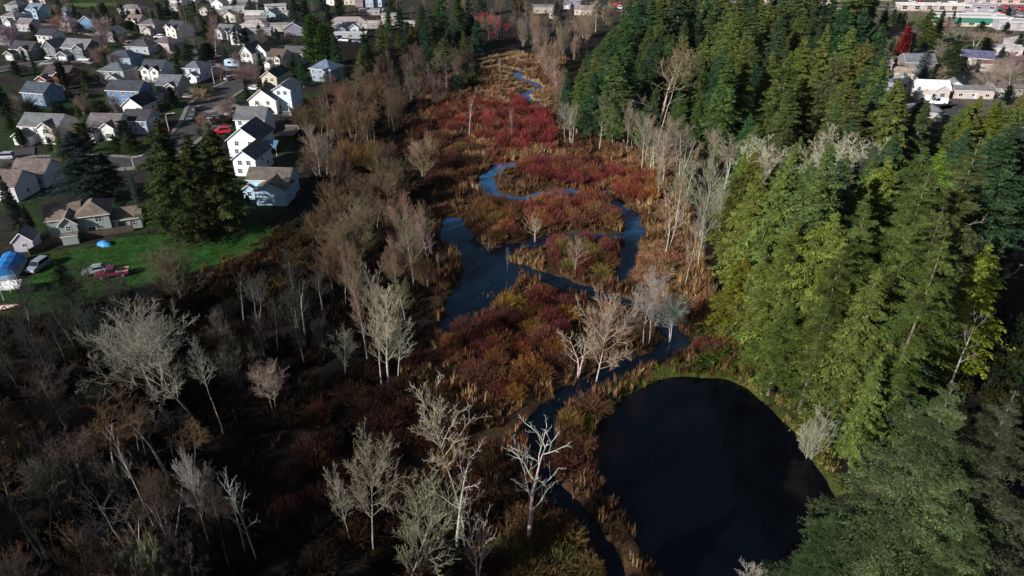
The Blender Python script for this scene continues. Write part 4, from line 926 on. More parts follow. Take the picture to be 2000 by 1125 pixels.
house(262, 58, 8, 8, 4.6, -16, 'twin', (.18, .14, .12), (.6, .54, .5), "pinkish tan house with a pair of small sunlit gables")
house(290, 66, 9.5, 9, 4.6, -14, 'hipg', (.13, .12, .14), (.36, .32, .34), "mauve-brown hip-roofed house right of the pair of small gables")
house(270, 106, 11.5, 9, 3.4, -10, 'hip', (.09, .085, .1), (.32, .36, .42), "dark brown low hip-roofed house behind the curved street lamp")
house(340, 74, 10, 9, 5.0, -30, 'twin', (.055, .055, .075), (.66, .62, .55), "cream house with two sunlit gables and a dark roof beside the tall bare poplar")
house(316, 100, 10.5, 9, 3.6, -24, 'hip', (.14, .11, .13), (.36, .3, .3), "mauve L-roofed house in front of the twin cream gables")
house(25, 22, 9, 8, 3.4, -10, 'hip', LIL, (.28, .3, .34), "mauve-grey bungalow at the top of the left edge")
house(4, 88, 10, 8, 4.4, -14, 'hip', (.14, .13, .16), (.28, .28, .32), "grey-mauve roof cut by the left edge of the view")
house(80, 8, 10, 8, 4.6, -8, 'gxg', (.18, .12, .12), (.45, .3, .28), "pink-brown house at the top edge left of the far lawn strip")
house(0, 395, 10, 9, 4.2, -2, 'gx', (.15, .12, .115), (.5, .5, .53), "brown-roofed house cut by the left edge behind the dark firs")
house(60, 366, 9, 9, 3.6, -4, 'gx', (.15, .12, .115), (.45, .46, .5), "brown-roofed pale house with clutter at its door, behind the grey-green house")
house(170, 462, 8, 9, 5, 20, 'hero', (.17, .135, .115), GRN, "grey-green two storey house with brown roofs standing at the lawn fence")
# homes further back, town park of pale flat roofs
FAR = [(425, 18, 8, 7, 3.4, -14, 'gy', (.3, .32, .34), (.7, .72, .74), "white gabled home with three dark windows at the top edge"),
 (456, 26, 13, 6, 3, 14, 'low', (.38, .39, .4), (.6, .6, .6), "pale long-roofed mobile home tilted up to the right, below the teal roof"),
 (440, 32, 13, 5, 3, 12, 'low', (.36, .4, .42), (.5, .5, .5), "pale green-grey long mobile home roof in the middle of the home park"),
 (401, 30, 6, 6, 3, 0, 'gy', (.3, .3, .3), (.72, .68, .66), "tiny cream gabled home under the tall conifer pair"),
 (452, 12, 6.5, 7, 3.2, -5, 'gy', (.1, .3, .3), (.75, .76, .78), "small white home with a teal roof at the top edge"),
 (483, 14, 13, 6, 3.0, 20, 'low', (.34, .33, .34), (.4, .4, .42), "grey long mobile home roof right of the teal-roofed home"),
 (447, 44, 8, 7, 3.6, 8, 'gy', (.34, .32, .33), (.72, .68, .64), "sunlit cream end-walled home beside the black-roofed carport"),
 (497, 36, 11, 6, 3.2, 0, 'low', (.55, .55, .58), (.62, .62, .64), "long white box-like home right of the black-roofed carport"),
 (500, 46, 12, 7, 3.0, 6, 'low', (.24, .22, .25), (.22, .19, .21), "mauve long home with dark front below the white box-like home"),
 (540, 22, 12, 6, 3.2, 22, 'low', (.4, .4, .42), (.74, .74, .76), "sunlit white home with slanting grey roof left of the dark firs"),
 (528, 40, 7, 7, 3.2, -10, 'gy', (.2, .26, .28), (.24, .32, .35), "small dark teal gabled home beside the slanting grey-roofed home"),
 (548, 36, 9, 6, 3.2, 8, 'low', (.3, .27, .27), (.6, .58, .55), "cream mobile home tucked left of the dark firs"),
 (495, 60, 13, 7, 3.0, -8, 'hip', (.36, .32, .33), (.4, .36, .36), "pinkish white low roof in the middle of the bare brown shrubs"),
 (505, 70, 13, 6, 3.0, 4, 'low', (.24, .23, .25), (.22, .21, .22), "long grey ranch roof in front of the pinkish white roof"),
 (553, 62, 12, 7, 3.2, 10, 'low', (.28, .27, .28), (.5, .48, .46), "pale grey ranch house left of the green cypress pair"),
 (575, 70, 10, 7, 3.4, 6, 'gy', (.2, .2, .24), (.2, .2, .28), "dark lavender gable-ended home just left of the green cypress pair"),
 (438, 76, 8, 8, 4.0, -18, 'twin', (.15, .15, .18), (.5, .48, .48), "small grey-roofed house with pale gables right of the tall bare poplar"),
 (466, 88, 8, 8, 4.4, -16, 'gy', (.07, .08, .1), (.6, .62, .64), "dark-roofed house with pale gable behind the white town house row"),
 (345, 12, 8, 7, 3.4, -5, 'low', (.3, .27, .3), (.6, .56, .55), "pinkish white home at the top edge left of the first poplar"),
 (338, 22, 9, 6, 3, 4, 'low', (.3, .28, .33), (.5, .46, .48), "lilac-grey home left of the poplar trunk near the top"),
 (372, 8, 7, 7, 3.4, -5, 'gy', (.28, .27, .3), (.62, .58, .55), "cream gabled home right of the first poplar at the top edge"),
 (398, 4, 11, 7, 3.4, -8, 'low', (.24, .2, .25), (.4, .34, .36), "mauve home roof at the top edge left of the white gabled home"),
 (642, 10, 8, 7, 4.4, -14, 'gy', (.1, .13, .2), (.7, .68, .62), "navy-roofed home with white gable at the top edge between firs"),
 (686, 10, 9, 8, 4.0, -6, 'gx', (.2, .18, .22), (.55, .48, .42), "tan-walled home with lilac roof left of the three steep gables"),
 (702, 14, 5, 9, 6.5, -5, 'gy', (.12, .1, .15), (.2, .14, .17), "tall plum-coloured gabled house, leftmost of the three steep gables"),
 (722, 14, 5, 9, 6.2, -5, 'gy', (.1, .13, .2), (.3, .37, .47), "tall blue-grey gabled house, middle of the three steep gables"),
 (738, 13, 5.2, 9, 6.2, -5, 'gy', (.1, .14, .2), (.38, .47, .55), "tall pale blue gabled house, rightmost of the three steep gables"),
 (738, 29, 6, 5, 2.6, 0, 'flat', (.6, .58, .56), (.7, .68, .66), "small white flat-roofed box below the three steep gables"),
 (722, 30, 12, 6, 2.8, 2, 'low', (.26, .23, .24), (.35, .3, .3), "mauve long low home left of the white flat-roofed box"),
 (680, 56, 21, 9, 3.0, 2, 'hip', (.32, .28, .27), (.45, .42, .4), "wide pale tan hip-roofed building behind the blue-white home"),
 (681, 66, 12, 7, 3.2, 6, 'gxg', (.3, .3, .33), (.55, .6, .7), "blue-white gabled home between the tan hip roof and the white carport"),
 (685, 76, 16, 4, 2.8, 4, 'flat', (.55, .56, .6), (.35, .37, .42), "long white flat carport roof right of the green cypresses"),
 (762, 56, 27, 6, 2.9, -2, 'low', (.42, .37, .38), (.28, .25, .24), "very long pale pink ranch roof in front of the brown bare trees"),
 (760, 40, 9, 6, 3, -4, 'low', (.25, .23, .24), (.38, .34, .34), "small grey roof beside the bare trees above the very long ranch roof"),
 (1064, 26, 13, 8, 3.6, 3, 'low', (.18, .18, .22), (.42, .38, .32), "tan house with slate roof behind the bare alders at the top"),
 (1118, 16, 11, 8, 5, -6, 'gxg', (.1, .12, .2), (.2, .2, .28), "dark navy-roofed house with a front gable left of the forked pale birch"),
 (1138, 30, 10, 7, 3.0, -12, 'gx', (.24, .2, .2), (.55, .48, .38), "low cream and brown house at the foot of the forked pale birch"),
 (1083, 36, 5, 5, 2.6, 4, 'gx', (.3, .27, .25), (.42, .37, .3), "small tan shed below the slate-roofed tan house"),
 # right hand neighbourhood
 (1725, 178, 12, 7, 3.2, -6, 'low', (.17, .19, .22), (.35, .4, .42), "grey low-roofed ranch house left of the blinding white roof"),
 (1758, 175, 5.5, 7, 3.4, -25, 'gy', (.35, .35, .36), (.7, .68, .62), "small cream-gabled garage between the grey ranch and white roofed ranch"),
 (1818, 192, 12, 8, 3.4, -8, 'gxg', (.74, .75, .78), (.5, .45, .42), "ranch house with a brilliant white roof behind the white van"),
 (1900, 193, 14, 8, 3.0, -7, 'low', (.22, .21, .22), (.48, .42, .4), "long grey-brown roofed ranch house right of the white roofed ranch"),
 (1862, 186, 6, 7, 3.2, -20, 'gy', (.26, .26, .28), (.6, .58, .55), "narrow pale carport-like house between the two long ranch houses"),
 (1804, 236, 11, 8, 2.9, -14, 'hip', (.2, .2, .24), (.45, .4, .38), "small grey hip-roofed house just below the white van"),
 (1795, 140, 12, 9, 3.8, -4, 'gx', (.16, .17, .2), (.22, .19, .2), "grey-roofed dark house between the crimson tree and the blue spruce"),
 (1768, 158, 9, 6, 2.8, -22, 'gx', (.3, .24, .2), (.55, .45, .36), "tan shed-like house at the foot of the blue spruce"),
 (1905, 128, 12, 8, 3.2, -24, 'gx', (.1, .1, .18), (.6, .58, .58), "navy-roofed house with a bright white end wall"),
 (1940, 140, 12, 8, 3.0, -10, 'low', (.2, .12, .1), (.45, .38, .33), "rust-brown roofed house right of the navy-roofed house"),
 (1960, 108, 15, 9, 3.0, -12, 'low', (.5, .47, .48), (.55, .5, .5), "pale pink-white roofed house near the right edge"),
 (1990, 96, 9, 8, 3.2, -10, 'hip', (.36, .33, .34), (.5, .45, .45), "pale house cut by the right edge below the green-banded hall"),
 (1975, 190, 12, 8, 3.0, -8, 'low', (.2, .19, .2), (.4, .36, .34), "grey ranch roof half behind the bare trees at the right edge"),
 (1722, 136, 8, 7, 3, -10, 'low', (.36, .33, .32), (.5, .46, .42), "pale low roof behind the cream bare tree"),
]
for q in FAR: house(*q, detail=1)
# commercial buildings at the top right
def hall(px, py, w, d, h, rot, roofc, wallc, label, band=None, name="commercial_building"):
    w, d, h = w * .72, d * .9, h * .85
    x, y = G(px, py); root = thing(name, label, "building", (x, y, 0), R(rot)); m = MB()
    m.box(-w / 2, 0, -.5, w / 2, d, h); ob("wall", m.mesh("wall", M['paint']), root, wallc)
    r = MB(); r.box(-w / 2 - .4, -.4, h, w / 2 + .4, d + .4, h + .5)
    r.box(-w / 2 - .4, -.4, h + .5, w / 2 + .4, .0, h + .9); r.box(-w / 2 - .4, d, h + .5, w / 2 + .4, d + .4, h + .9)
    rf = ob("roof", r.mesh("roof", M['paint']), root, roofc)
    u = MB(); u.box(0, 0, 0, 1.8, 1.6, 1.0); u.box(.3, .3, 1.0, 1.5, 1.3, 1.15); u = u.mesh("roof_unit", M['metal'])
    for i in range(max(2, int(w / 12))): ob("roof_unit", u, rf).location = (-w / 2 + w * (i + .6) / max(2, int(w / 12)), d * .5, h + .5)
    n = max(2, int(w / 6))
    for i in range(n): window(root, -w / 2 + w * (i + .5) / n, 0, .8, 2.4, 1.9, 0)
    if band:
        b = MB(); b.box(-w / 2 - .1, -.12, h - 2.2, w / 2 + .1, -.002, h - .05); ob("sign_band", b.mesh("sign_band", M['paint']), root, band)
    FOOT.append((x, y + d / 2, max(w, d) * .4))
hall(1826, 22, 52, 5, 3.2, -6, (.6, .58, .56), (.5, .42, .38), "very long white-roofed strip building with a raised bay, below the road at the top right")
hall(1896, 52, 47, 9, 4.6, -8, (.5, .5, .5), (.55, .5, .4), "white hall with a dark green band along its wall", band=(.03, .19, .14))
hall(1922, 24, 18, 7, 4, -7, (.36, .34, .4), (.3, .26, .32), "white flat-roofed block among the parking lots above the green-banded hall")
hall(1915, 39, 20, 8, 3.6, -12, (.42, .38, .42), (.35, .3, .34), "low pale rooftop cluster just behind the green-banded hall")
hall(1950, 8, 42, 8, 5, -5, (.12, .2, .62), (.55, .4, .36), "bright blue-roofed store with tan front at the top right edge", band=(.5, .25, .2))
hall(1985, 4, 30, 9, 5, -5, (.5, .5, .55), (.25, .32, .55), "pale roofed blue-walled store in the top right corner")
hall(1560, 9, 48, 12, 4.5, -4, (.7, .72, .8), (.6, .45, .4), "long white warehouse roof seen over the fir tops at the top edge")
hall(1690, 1, 42, 8, 5, -3, (.55, .5, .52), (.3, .25, .25), "grey roofed building at the top edge behind the dark hedge")
hall(1984, 60, 22, 9, 4, -12, (.45, .43, .46), (.4, .38, .42), "white-roofed block right of the green-banded hall")

# ---------------------------------------------------------------- yard structures
def shed():
    x, y = G(50, 492); root = thing("garden_shed", "small lilac-grey garden shed with a white-framed window by the blue tarp", "shed", (x, y, 0), R(12))
    w, f = MB(), MB(); gable(w, f, -1.7, 0, 3.4, 3.6, 2.2, 'y', .95, .25)
    ob("wall", w.mesh("wall", M['wall']), root, (.4, .4, .47)); ob("roof", f.mesh("roof", [M['roof'], M['trim']]), root, (.2, .2, .22)); window(root, .2, 0, 1.0, .6, .8)
shed()
def tarp_shelter():
    x, y = G(10, 548); root = thing("tarp_shelter", "bright blue tarpaulin shelter with pale lower skirt left of the parked grey car", "shelter", (x, y, 0), R(18)); root.scale = (.8, .8, .8)
    m = MB(); n = 9
    prof = [(-2.3, .9), (-2.1, 2.2), (-1.2, 2.75), (0, 3.0), (1.2, 2.7), (2.1, 2.15), (2.3, .9)]
    for i in range(n):
        for j in range(6):
            def pt(a, b): return (prof[b][0], a * 1.0, prof[b][1] + .09 * math.sin(a * 2.1 + b))
            m.solid([pt(i, j), pt(i, j + 1), pt(i + 1, j + 1), pt(i + 1, j)], [(0, 1, 2, 3)])
    m.poly([(p[0], 0, p[1]) for p in prof])
    ob("cover", m.mesh("cover", M['tarp']), root, (.02, .17, .5))
    s = MB(); s.box(-2.35, -.1, 0, 2.35, .02, 1.15); s.box(-2.4, 0, -.1, -2.28, 9, .95); s.box(2.28, 0, -.1, 2.4, 9, .95)
    ob("skirt", s.mesh("skirt", M['tarp']), root, (.3, .42, .55))
tarp_shelter()
def canopy():
    x, y = G(8, 588); root = thing("carport_canopy", "white two-bay canopy on thin legs at the left edge of the lawn", "canopy", (x, y, 0), R(14))
    r = MB()
    for k in (-1, 0):
        a = k * 3.2
        r.solid([(a, 0, 2.2), (a + 3.1, 0, 2.2), (a + 3.1, 1.6, 2.95), (a, 1.6, 2.95), (a + 3.1, 3.2, 2.2), (a, 3.2, 2.2)], [(0, 1, 2, 3), (3, 2, 4, 5), (0, 3, 5), (1, 4, 2)])
        r.box(a, -.02, 2.0, a + 3.1, .02, 2.2)
    ob("roof", r.mesh("roof", M['tarp']), root, (.75, .76, .78))
    for a in (-3.15, 0, 3.1):
        for b in (.05, 3.15):
            l = MB(); l.tube([(a, b, -.2), (a, b, 2.2)], .05); ob("leg", l.mesh("leg", M['trim']), root)
canopy()
def fence(p, q, label, h=1.5, n=None, z0=0):
    (x0, y0), (x1, y1) = G(*p), G(*q); L = math.hypot(x1 - x0, y1 - y0); root = thing("board_fence", label, "fence", (x0, y0, 0), math.atan2(y1 - y0, x1 - x0))
    b = MB(); k = int(L / .16)
    for i in range(k): b.box(i * .16, 0, .05, i * .16 + .145, .03, h + .04 * math.sin(i * 1.7))
    b.box(0, .032, .4, L, .08, .5); b.box(0, .032, h - .35, L, .08, h - .25)
    ob("panel", b.mesh("panel", M['wood']), root); n = n or max(2, int(L / 2.6))
    pm = MB(); pm.box(-.06, .03, -.4, .06, .16, h + .15); pm = pm.mesh("post", M['wood'])
    for i in range(n + 1): ob("post", pm, root).location = (L * i / n, 0, 0)
fence((100, 478), (262, 452), "brown board fence between the grey-green house and the lawn")
fence((560, 205), (582, 262), "shaded board fence behind the decks of the marsh-side row")
fence((60, 500), (100, 478), "short board fence right of the garden shed", 1.4)
def deck(px, py, w, d, z, rot, label):
    x, y = G(px, py); root = thing("timber_deck", label, "deck", (x, y, 0), R(rot)); m = MB()
    for i in range(int(w / .15)): m.box(i * .15, 0, z - .05, i * .15 + .135, d, z)
    ob("floor", m.mesh("floor", M['wood']), root); r = MB()
    for a, b, c, e in ((0, 0, w, 0), (w, 0, w, d), (0, d, w, d)):
        r.box(min(a, c) - .04, min(b, e) - .04, z + .92, max(a, c) + .04, max(b, e) + .04, z + 1.02)
        k = int(max(abs(c - a), abs(e - b)) / .25)
        for i in range(k + 1): xx, yy = a + (c - a) * i / k, b + (e - b) * i / k; r.box(xx - .025, yy - .025, z, xx + .025, yy + .025, z + .92)
    ob("railing", r.mesh("railing", M['paint']), root, (.38, .36, .37))
    lg = MB(); lg.box(-.08, -.08, -.3, .08, .08, z - .06); lg = lg.mesh("leg", M['wood'])
    for a in (.15, w - .15):
        for b in (.15, d - .15): ob("leg", lg, root).location = (a, b, 0)
deck(545, 275, 3.8, 6.0, 1.5, -4, "larger railed timber deck behind the grey-roofed marsh-side house")
deck(548, 243, 2.6, 3.0, 1.9, -4, "smaller raised deck with white chairs, behind the larger railed deck")
def awning():
    x, y = G(527, 305); root = thing("patio_awning", "faded blue patio awning attached right of the big white gabled house", "awning", (x, y, 0), R(-8)); m = MB()
    m.solid([(-2, 0, 2.2), (2, 0, 2.2), (1.6, 3, 3.2), (-1.6, 3, 3.2), (-2, 0, 2.3), (2, 0, 2.3), (1.6, 3, 3.3), (-1.6, 3, 3.3)], [(0, 3, 2, 1), (4, 5, 6, 7), (0, 1, 5, 4), (1, 2, 6, 5), (2, 3, 7, 6), (3, 0, 4, 7)])
    ob("canopy", m.mesh("canopy", M['tarp']), root, (.1, .2, .32))
    for a in (-1.9, 1.9): l = MB(); l.tube([(a, .1, -.2), (a, .1, 2.2)], .05); ob("leg", l.mesh("leg", M['trim']), root)
awning()
def trailer():
    x, y = G(457, 132); root = thing("camper_trailer", "light blue and white camper trailer parked at the end of the curved street", "trailer", (x, y, .25), R(-8)); m = MB()
    m.prism([(-2.9, .5), (2.6, .5), (3.0, 1.3), (2.8, 2.7), (-2.6, 2.8), (-2.95, 2.2)], -1.15, 1.15, 0, 'y')
    ob("body", m.mesh("body", M['carpaint'], .06), root, (.42, .6, .72))
    w = MB(); w.box(-1.6, -1.19, 1.5, -.2, -1.16, 2.2); w.box(.8, -1.19, 1.5, 1.8, -1.16, 2.2); ob("window", w.mesh("window", M['glass']), root)
    for sx in (-.4, .5):
        for sy in (-1.05, 1.05):
            t = MB(); t.tube([(sx, sy - .1, .32), (sx, sy + .1, .32)], .32, 12); ob("wheel", t.mesh("wheel", M['rubber']), root)
trailer()
def tarp_pile(px, py, s, rot, label, col):
    x, y = G(px, py); g = random.Random(5); m = MB(); n, k = 12, 6; rows = []
    for j in range(k + 1):
        f = j / k; row = []
        for i in range(n):
            a = 2 * math.pi * i / n; rr = s * (1 - f ** 2.2 * .8) * (1 + .12 * g.random()); row.append((math.cos(a) * rr * 1.35, math.sin(a) * rr * .8, f * s * .75 + (.06 * g.random())))
        rows.append(row)
    for j in range(k):
        for i in range(n): m.solid([rows[j][i], rows[j][(i + 1) % n], rows[j + 1][(i + 1) % n], rows[j + 1][i]], [(0, 1, 2, 3)])
    m.poly(rows[-1]); o = ob("tarp_covered_boat", m.mesh("tarp", M['tarp']), None, col, (x, y, -.05), R(rot)); tag(o, label, "covered boat")
tarp_pile(204, 478, 1.15, -20, "vivid blue tarpaulin covering a small heap on the sunlit lawn", (.04, .25, .62))
def boat():
    x, y = G(10, 606); root = thing("dinghy", "white and red dinghy lying in the grass at the left edge", "boat", (x, y, .05), R(12)); m = MB()
    st = [(-2.2, .55, .5), (-1, .75, .5), (.5, .72, .55), (1.7, .4, .65), (2.3, .03, .75)]
    for (a, w, h), (b, w2, h2) in zip(st, st[1:]):
        for s in (-1, 1): m.solid([(a, 0, 0), (b, 0, .05), (b, s * w2, h2), (a, s * w, h)], [(0, 1, 2, 3)])
    m.poly([(-2.2, -.55, .5), (-2.2, 0, 0), (-2.2, .55, .5)]); ob("hull", m.mesh("hull", M['carpaint']), root, (.65, .66, .68))
    r = MB()
    for (a, w, h), (b, w2, h2) in zip(st, st[1:]):
        for s in (-1, 1): r.tube([(a, s * w, h + .02), (b, s * w2, h2 + .02)], .06, 6)
    ob("gunwale", r.mesh("gunwale", M['paint']), root, (.45, .05, .04)); t = MB(); t.box(-.4, -.7, .38, -.1, .7, .43); ob("seat", t.mesh("seat", M['wood']), root)
boat()
# ---------------------------------------------------------------- vehicles
def car_proto(kind):
    L = dict(sedan=4.5, suv=4.6, van=5.4, pickup=5.6)[kind]; W = .9; Z = .32
    if kind == 'sedan': body = [(-2.2, Z), (2.2, Z), (2.25, .7), (1.3, .92), (-1.6, .95), (-2.25, .9)]; cab = [(-1.55, .93), (1.05, .9), (.35, 1.4), (-.95, 1.42)]
    elif kind == 'suv': body = [(-2.25, Z), (2.25, Z), (2.3, .85), (1.3, 1.05), (-2.2, 1.05), (-2.3, .9)]; cab = [(-2.15, 1.03), (1.1, 1.03), (.45, 1.68), (-1.9, 1.7)]
    elif kind == 'van': body = [(-2.7, Z), (2.65, Z), (2.7, .95), (1.75, 1.2), (-2.7, 1.2)]; cab = [(-2.68, 1.18), (1.65, 1.18), (.9, 2.05), (-2.6, 2.1)]
    else: body = [(-2.8, .45), (2.75, .45), (2.8, .9), (1.5, 1.1), (-2.8, 1.05)]; cab = [(-.75, 1.06), (1.2, 1.06), (.6, 1.75), (-.55, 1.78)]
    b = MB(); b.prism(body, -W, W, 0, 'y'); parts = [("body", b.mesh("body", M['carpaint'], .06), True)]
    c = MB(); c.prism(cab, -W * .86, W * .86, 0, 'y'); parts.append(("cabin", c.mesh("cabin", M['glass'], .05), False))
    r = MB(); (x0, z0), (x1, z1) = cab[3], cab[2]; r.box(x0 - .02, -W * .85, max(z0, z1) - .03, x1 + .02, W * .85, max(z0, z1) + .05)
    for (a, b_) in ((cab[0], cab[3]), (cab[1], cab[2])):
        for s in (-1, 1): r.tube([(a[0], s * W * .86, a[1]), (b_[0], s * W * .84, b_[1])], .05, 4)
    if kind == 'van': r.box(-2.66, -W * .885, 1.17, -.2, W * .885, 2.08)
    parts.append(("roof", r.mesh("roof", M['carpaint'], .015), True))
    wheels = [(x, s) for x in (-L * .31, L * .31) for s in (-1, 1)]
    t = MB(); t.tube([(0, -.12, 0), (0, .12, 0)], .34, 14); tm = t.mesh("wheel", M['rubber']); t = MB(); t.tube([(0, -.135, 0), (0, .135, 0)], .19, 10); rm = t.mesh("rim", M['metal'])
    hl = MB(); hl.box(0, -.16, 0, .05, .16, .16); hm = hl.mesh("headlight", M['lamp'], .02)
    bed = None
    if kind == 'pickup':
        q = MB(); q.box(-2.72, -.8, 1.055, -.85, -.72, 1.2); q.box(-2.72, .72, 1.055, -.85, .8, 1.2); q.box(-2.78, -.8, 1.055, -2.7, .8, 1.2); q.box(-.92, -.8, 1.055, -.84, .8, 1.45); bed = q.mesh("bed_rail", M['paint'])
    return dict(parts=parts, wheels=wheels, tm=tm, rm=rm, hm=hm, L=L, W=W, bed=bed, nose=body[2])
CP_ = {k: car_proto(k) for k in ('sedan', 'suv', 'van', 'pickup')}
def car(kind, px, py, rot, col, label, group=None, z=.25, cat=None):
    p = CP_[kind]; x, y = G(px, py); root = thing(dict(sedan="parked_car", suv="parked_car", van="parked_van", pickup="pickup_truck")[kind], label, cat or dict(sedan="car", suv="car", van="van", pickup="pickup truck")[kind], (x, y, z), R(rot), group)
    for nm, me, c in p['parts']: ob(nm, me, root, col if c else None)
    for wx, s in p['wheels']:
        o = ob("wheel", p['tm'], root); o.location = (wx, s * (p['W'] - .1), .34); ob("rim", p['rm'], o)
    for s in (-1, 1): ob("headlight", p['hm'], root).location = (p['nose'][0] - .03, s * .6, p['nose'][1] - .22)
    if p['bed']: ob("bed_rail", p['bed'], root, (.5, .38, .3))
    FOOT.append((x, y, 3.0))
    return root
car('pickup', 221, 540, 198, (.13, .02, .045), "burgundy pickup truck with tan bed rails parked on the lawn", z=.05)
car('sedan', 190, 533, 200, (.3, .34, .36), "grey-green sedan parked on the lawn behind the burgundy pickup", z=.05)
car('suv', 77, 525, 262, (.26, .29, .35), "grey car parked between the garden shed and the lawn conifer", z=.05)
car('suv', 434, 262, 198, (.6, .02, .05), "bright red car in the driveway beside the grey-roofed marsh-side house")
car('sedan', 497, 177, 172, (.75, .76, .78), "white sedan at the kerb by the beige gabled house")
car('sedan', 453, 228, 150, (.5, .51, .54), "silver car in the drive, left one of the pair by the grey-roofed marsh-side house")
car('suv', 469, 229, 150, (.6, .6, .62), "pale car in the drive, right one of the pair by the grey-roofed marsh-side house")
car('suv', 421, 237, 172, (.03, .035, .04), "black car parked below the silver pair of cars")
car('sedan', 379, 234, 80, (.06, .1, .12), "dark teal car parked on the shaded street above the conifers")
car('sedan', 392, 217, 60, (.12, .13, .16), "dark grey car on the shaded street, nearest the bare street tree")
car('sedan', 451, 157, 55, (.3, .32, .36), "grey car at the far kerb of the curved street near the camper trailer")
car('van', 378, 162, 155, (.7, .7, .74), "white van in front of the lavender-grey garage house")
car('sedan', 363, 193, 190, (.4, .37, .4), "pale tan car beside the taupe house")
car('van', 1830, 205, 176, (.78, .79, .82), "white van parked before the ranch with the brilliant white roof")
car('sedan', 98, 117, 150, (.6, .6, .65), "white car at the garage of the dark gabled house")
car('sedan', 110, 116, 150, (.6, .62, .66), "silver car next to the dark house with white porch posts")
car('sedan', 166, 120, 176, (.7, .7, .75), "white car parked on the lane under the pale porch posts")
car('sedan', 92, 128, 200, (.45, .47, .52), "silver car out on the lane below the dark gabled house")
car('suv', 312, 76, 170, (.7, .7, .74), "white car at the verge near the twin cream gables")
car('suv', 12, 312, 185, (.4, .42, .5), "silver car on the drive at the far left edge")
car('van', 406, 110, 150, (.55, .58, .62), "pale van half behind the round dark evergreens")
for i, (a, b) in enumerate([(1868, 33), (1880, 36), (1893, 31), (1856, 43), (1872, 44), (1960, 30), (1975, 27), (1990, 33), (1985, 44), (1842, 12), (1860, 7), (1795, 8), (1780, 5), (1210, 18), (1218, 24), (1180, 19), (1205, 12), (660, 77), (672, 82), (698, 84), (1990, 20), (1965, 18)]):
    car(RND.choice(['sedan', 'suv']), a, b, RND.choice([80, 95, 170]), RND.choice([(.7, .7, .74), (.5, .52, .58), (.08, .1, .2), (.5, .04, .05), (.05, .05, .06)]), "car in the top right parking lots" if a > 1700 else ("car under the flat white carport roof" if a < 800 else "car on the lot behind the fir tops"), group="distant parked cars")
def lamp(px, py, ty, rot, label):
    x, y = G(px, py); h = height_for(px, py, ty); root = thing("street_lamp", label, "street lamp", (x, y, 0), R(rot))
    m = MB(); m.tube([(0, 0, -.4), (0, 0, h * .55), (0, 0, h - .6), (.25, 0, h - .15), (.8, 0, h), (1.9, 0, h + .08)], [.13, .11, .09, .08, .07, .06], 8)
    ob("pole", m.mesh("pole", M['metal']), root); b = MB(); b.box(1.8, -.16, h - .02, 2.6, .16, h + .16); ob("lamp_head", b.mesh("lamp_head", M['metal'], .04), root)
lamp(419, 164, 130, 15, "tall pale street lamp on the lit lawn by the lavender-grey garage house")
lamp(331, 258, 222, 10, "pale street lamp rising behind the pair of big lawn conifers")
lamp(262, 328, 306, 12, "pale curved street lamp beside the hedge at the lower street bend")
lamp(254, 103, 86, 150, "curved street lamp in front of the low dark-brown hip roof")
lamp(22, 62, 50, 150, "thin street lamp among the mauve roofs near the left edge")
def pole(px, py, ty, label, r=.16):
    x, y = G(px, py); h = height_for(px, py, ty); root = thing("utility_pole", label, "pole", (x, y, gz(x, y)))
    m = MB(); m.tube([(0, 0, -.5), (.02, .05, h * .5), (0, 0, h)], [r * 1.2, r, r * .8], 8); ob("pole", m.mesh("pole", M['paint']), root, (.42, .36, .3))
    c = MB(); c.box(-.9, -.06, h - .7, .9, .06, h - .55); ob("crossarm", c.mesh("crossarm", M['wood']), root)
pole(1163, 63, 26, "tall bare utility pole right of the forked pale birch")
pole(758, 50, 32, "utility pole at the very long pink ranch roof")
for i, (a, b, c) in enumerate([(505, 32, 8), (386, 26, 8), (1893, 16, 0), (1940, 26, 6)]):
    pole(a, b, c, ["utility pole among the pale mobile homes", "utility pole beside the dark conifer at the home park's left", "pole at the road above the strip building", "pole in the top right parking lot"][i])
# ---------------------------------------------------------------- plants
FG, FD, FB, FO = (.085, .125, .055), (.04, .07, .045), (.06, .1, .065), (.12, .14, .04)
CY, CG, IVY = (.145, .165, .04), (.11, .145, .042), (.22, .28, .035)
BK, PALE, LICH, TAN, MAUVE = (.2, .17, .15), (.42, .39, .35), (.33, .33, .26), (.2, .145, .095), (.2, .145, .14)
def wet(x, y):
    s, p = wet_sd(np.array([x]), np.array([y])); return min(s[0], p[0])
PLACED = []
def clear(x, y, r=1.5, water=.5):
    if any((x - a) ** 2 + (y - b) ** 2 < (c + r) ** 2 for a, b, c in FOOT): return False
    return wet(x, y) > water
_clear = [G(a, b) for a, b in [(1866, 28)]]
def scatter(poly, step, fn, seed, jitter=.45, r=1.5, maxn=400, keep=1.0, water=.5, near_first=True):
    """fn(x, y, px, py, rnd) at jittered ground grid points whose foot falls inside the picture outline"""
    g = random.Random(seed); pts = [G(*p) for p in poly]
    x0, x1 = min(p[0] for p in pts), max(p[0] for p in pts); y0, y1 = min(p[1] for p in pts), max(p[1] for p in pts)
    out = []; y = y0; row = 0
    while y < y1:
        x = x0 + (row % 2) * step / 2
        while x < x1:
            xx, yy = x + g.uniform(-1, 1) * jitter * step, y + g.uniform(-1, 1) * jitter * step
            px, py = P(xx, yy)
            if g.random() < keep and inpoly(np.array([px]), np.array([py]), poly)[0] and clear(xx, yy, r, water): out.append((xx, yy, float(px), float(py)))
            x += step
        y += step * .87; row += 1
    if len(out) > maxn: g.shuffle(out); out = out[:maxn]
    for q in out: fn(*q, g)
    return len(out)
def cap_height(x, y, py_top):
    v = -(py_top - 562.5) / FPX; k = (-SP + v * CP) / (CP + v * SP)
    return H_CAM + y * k

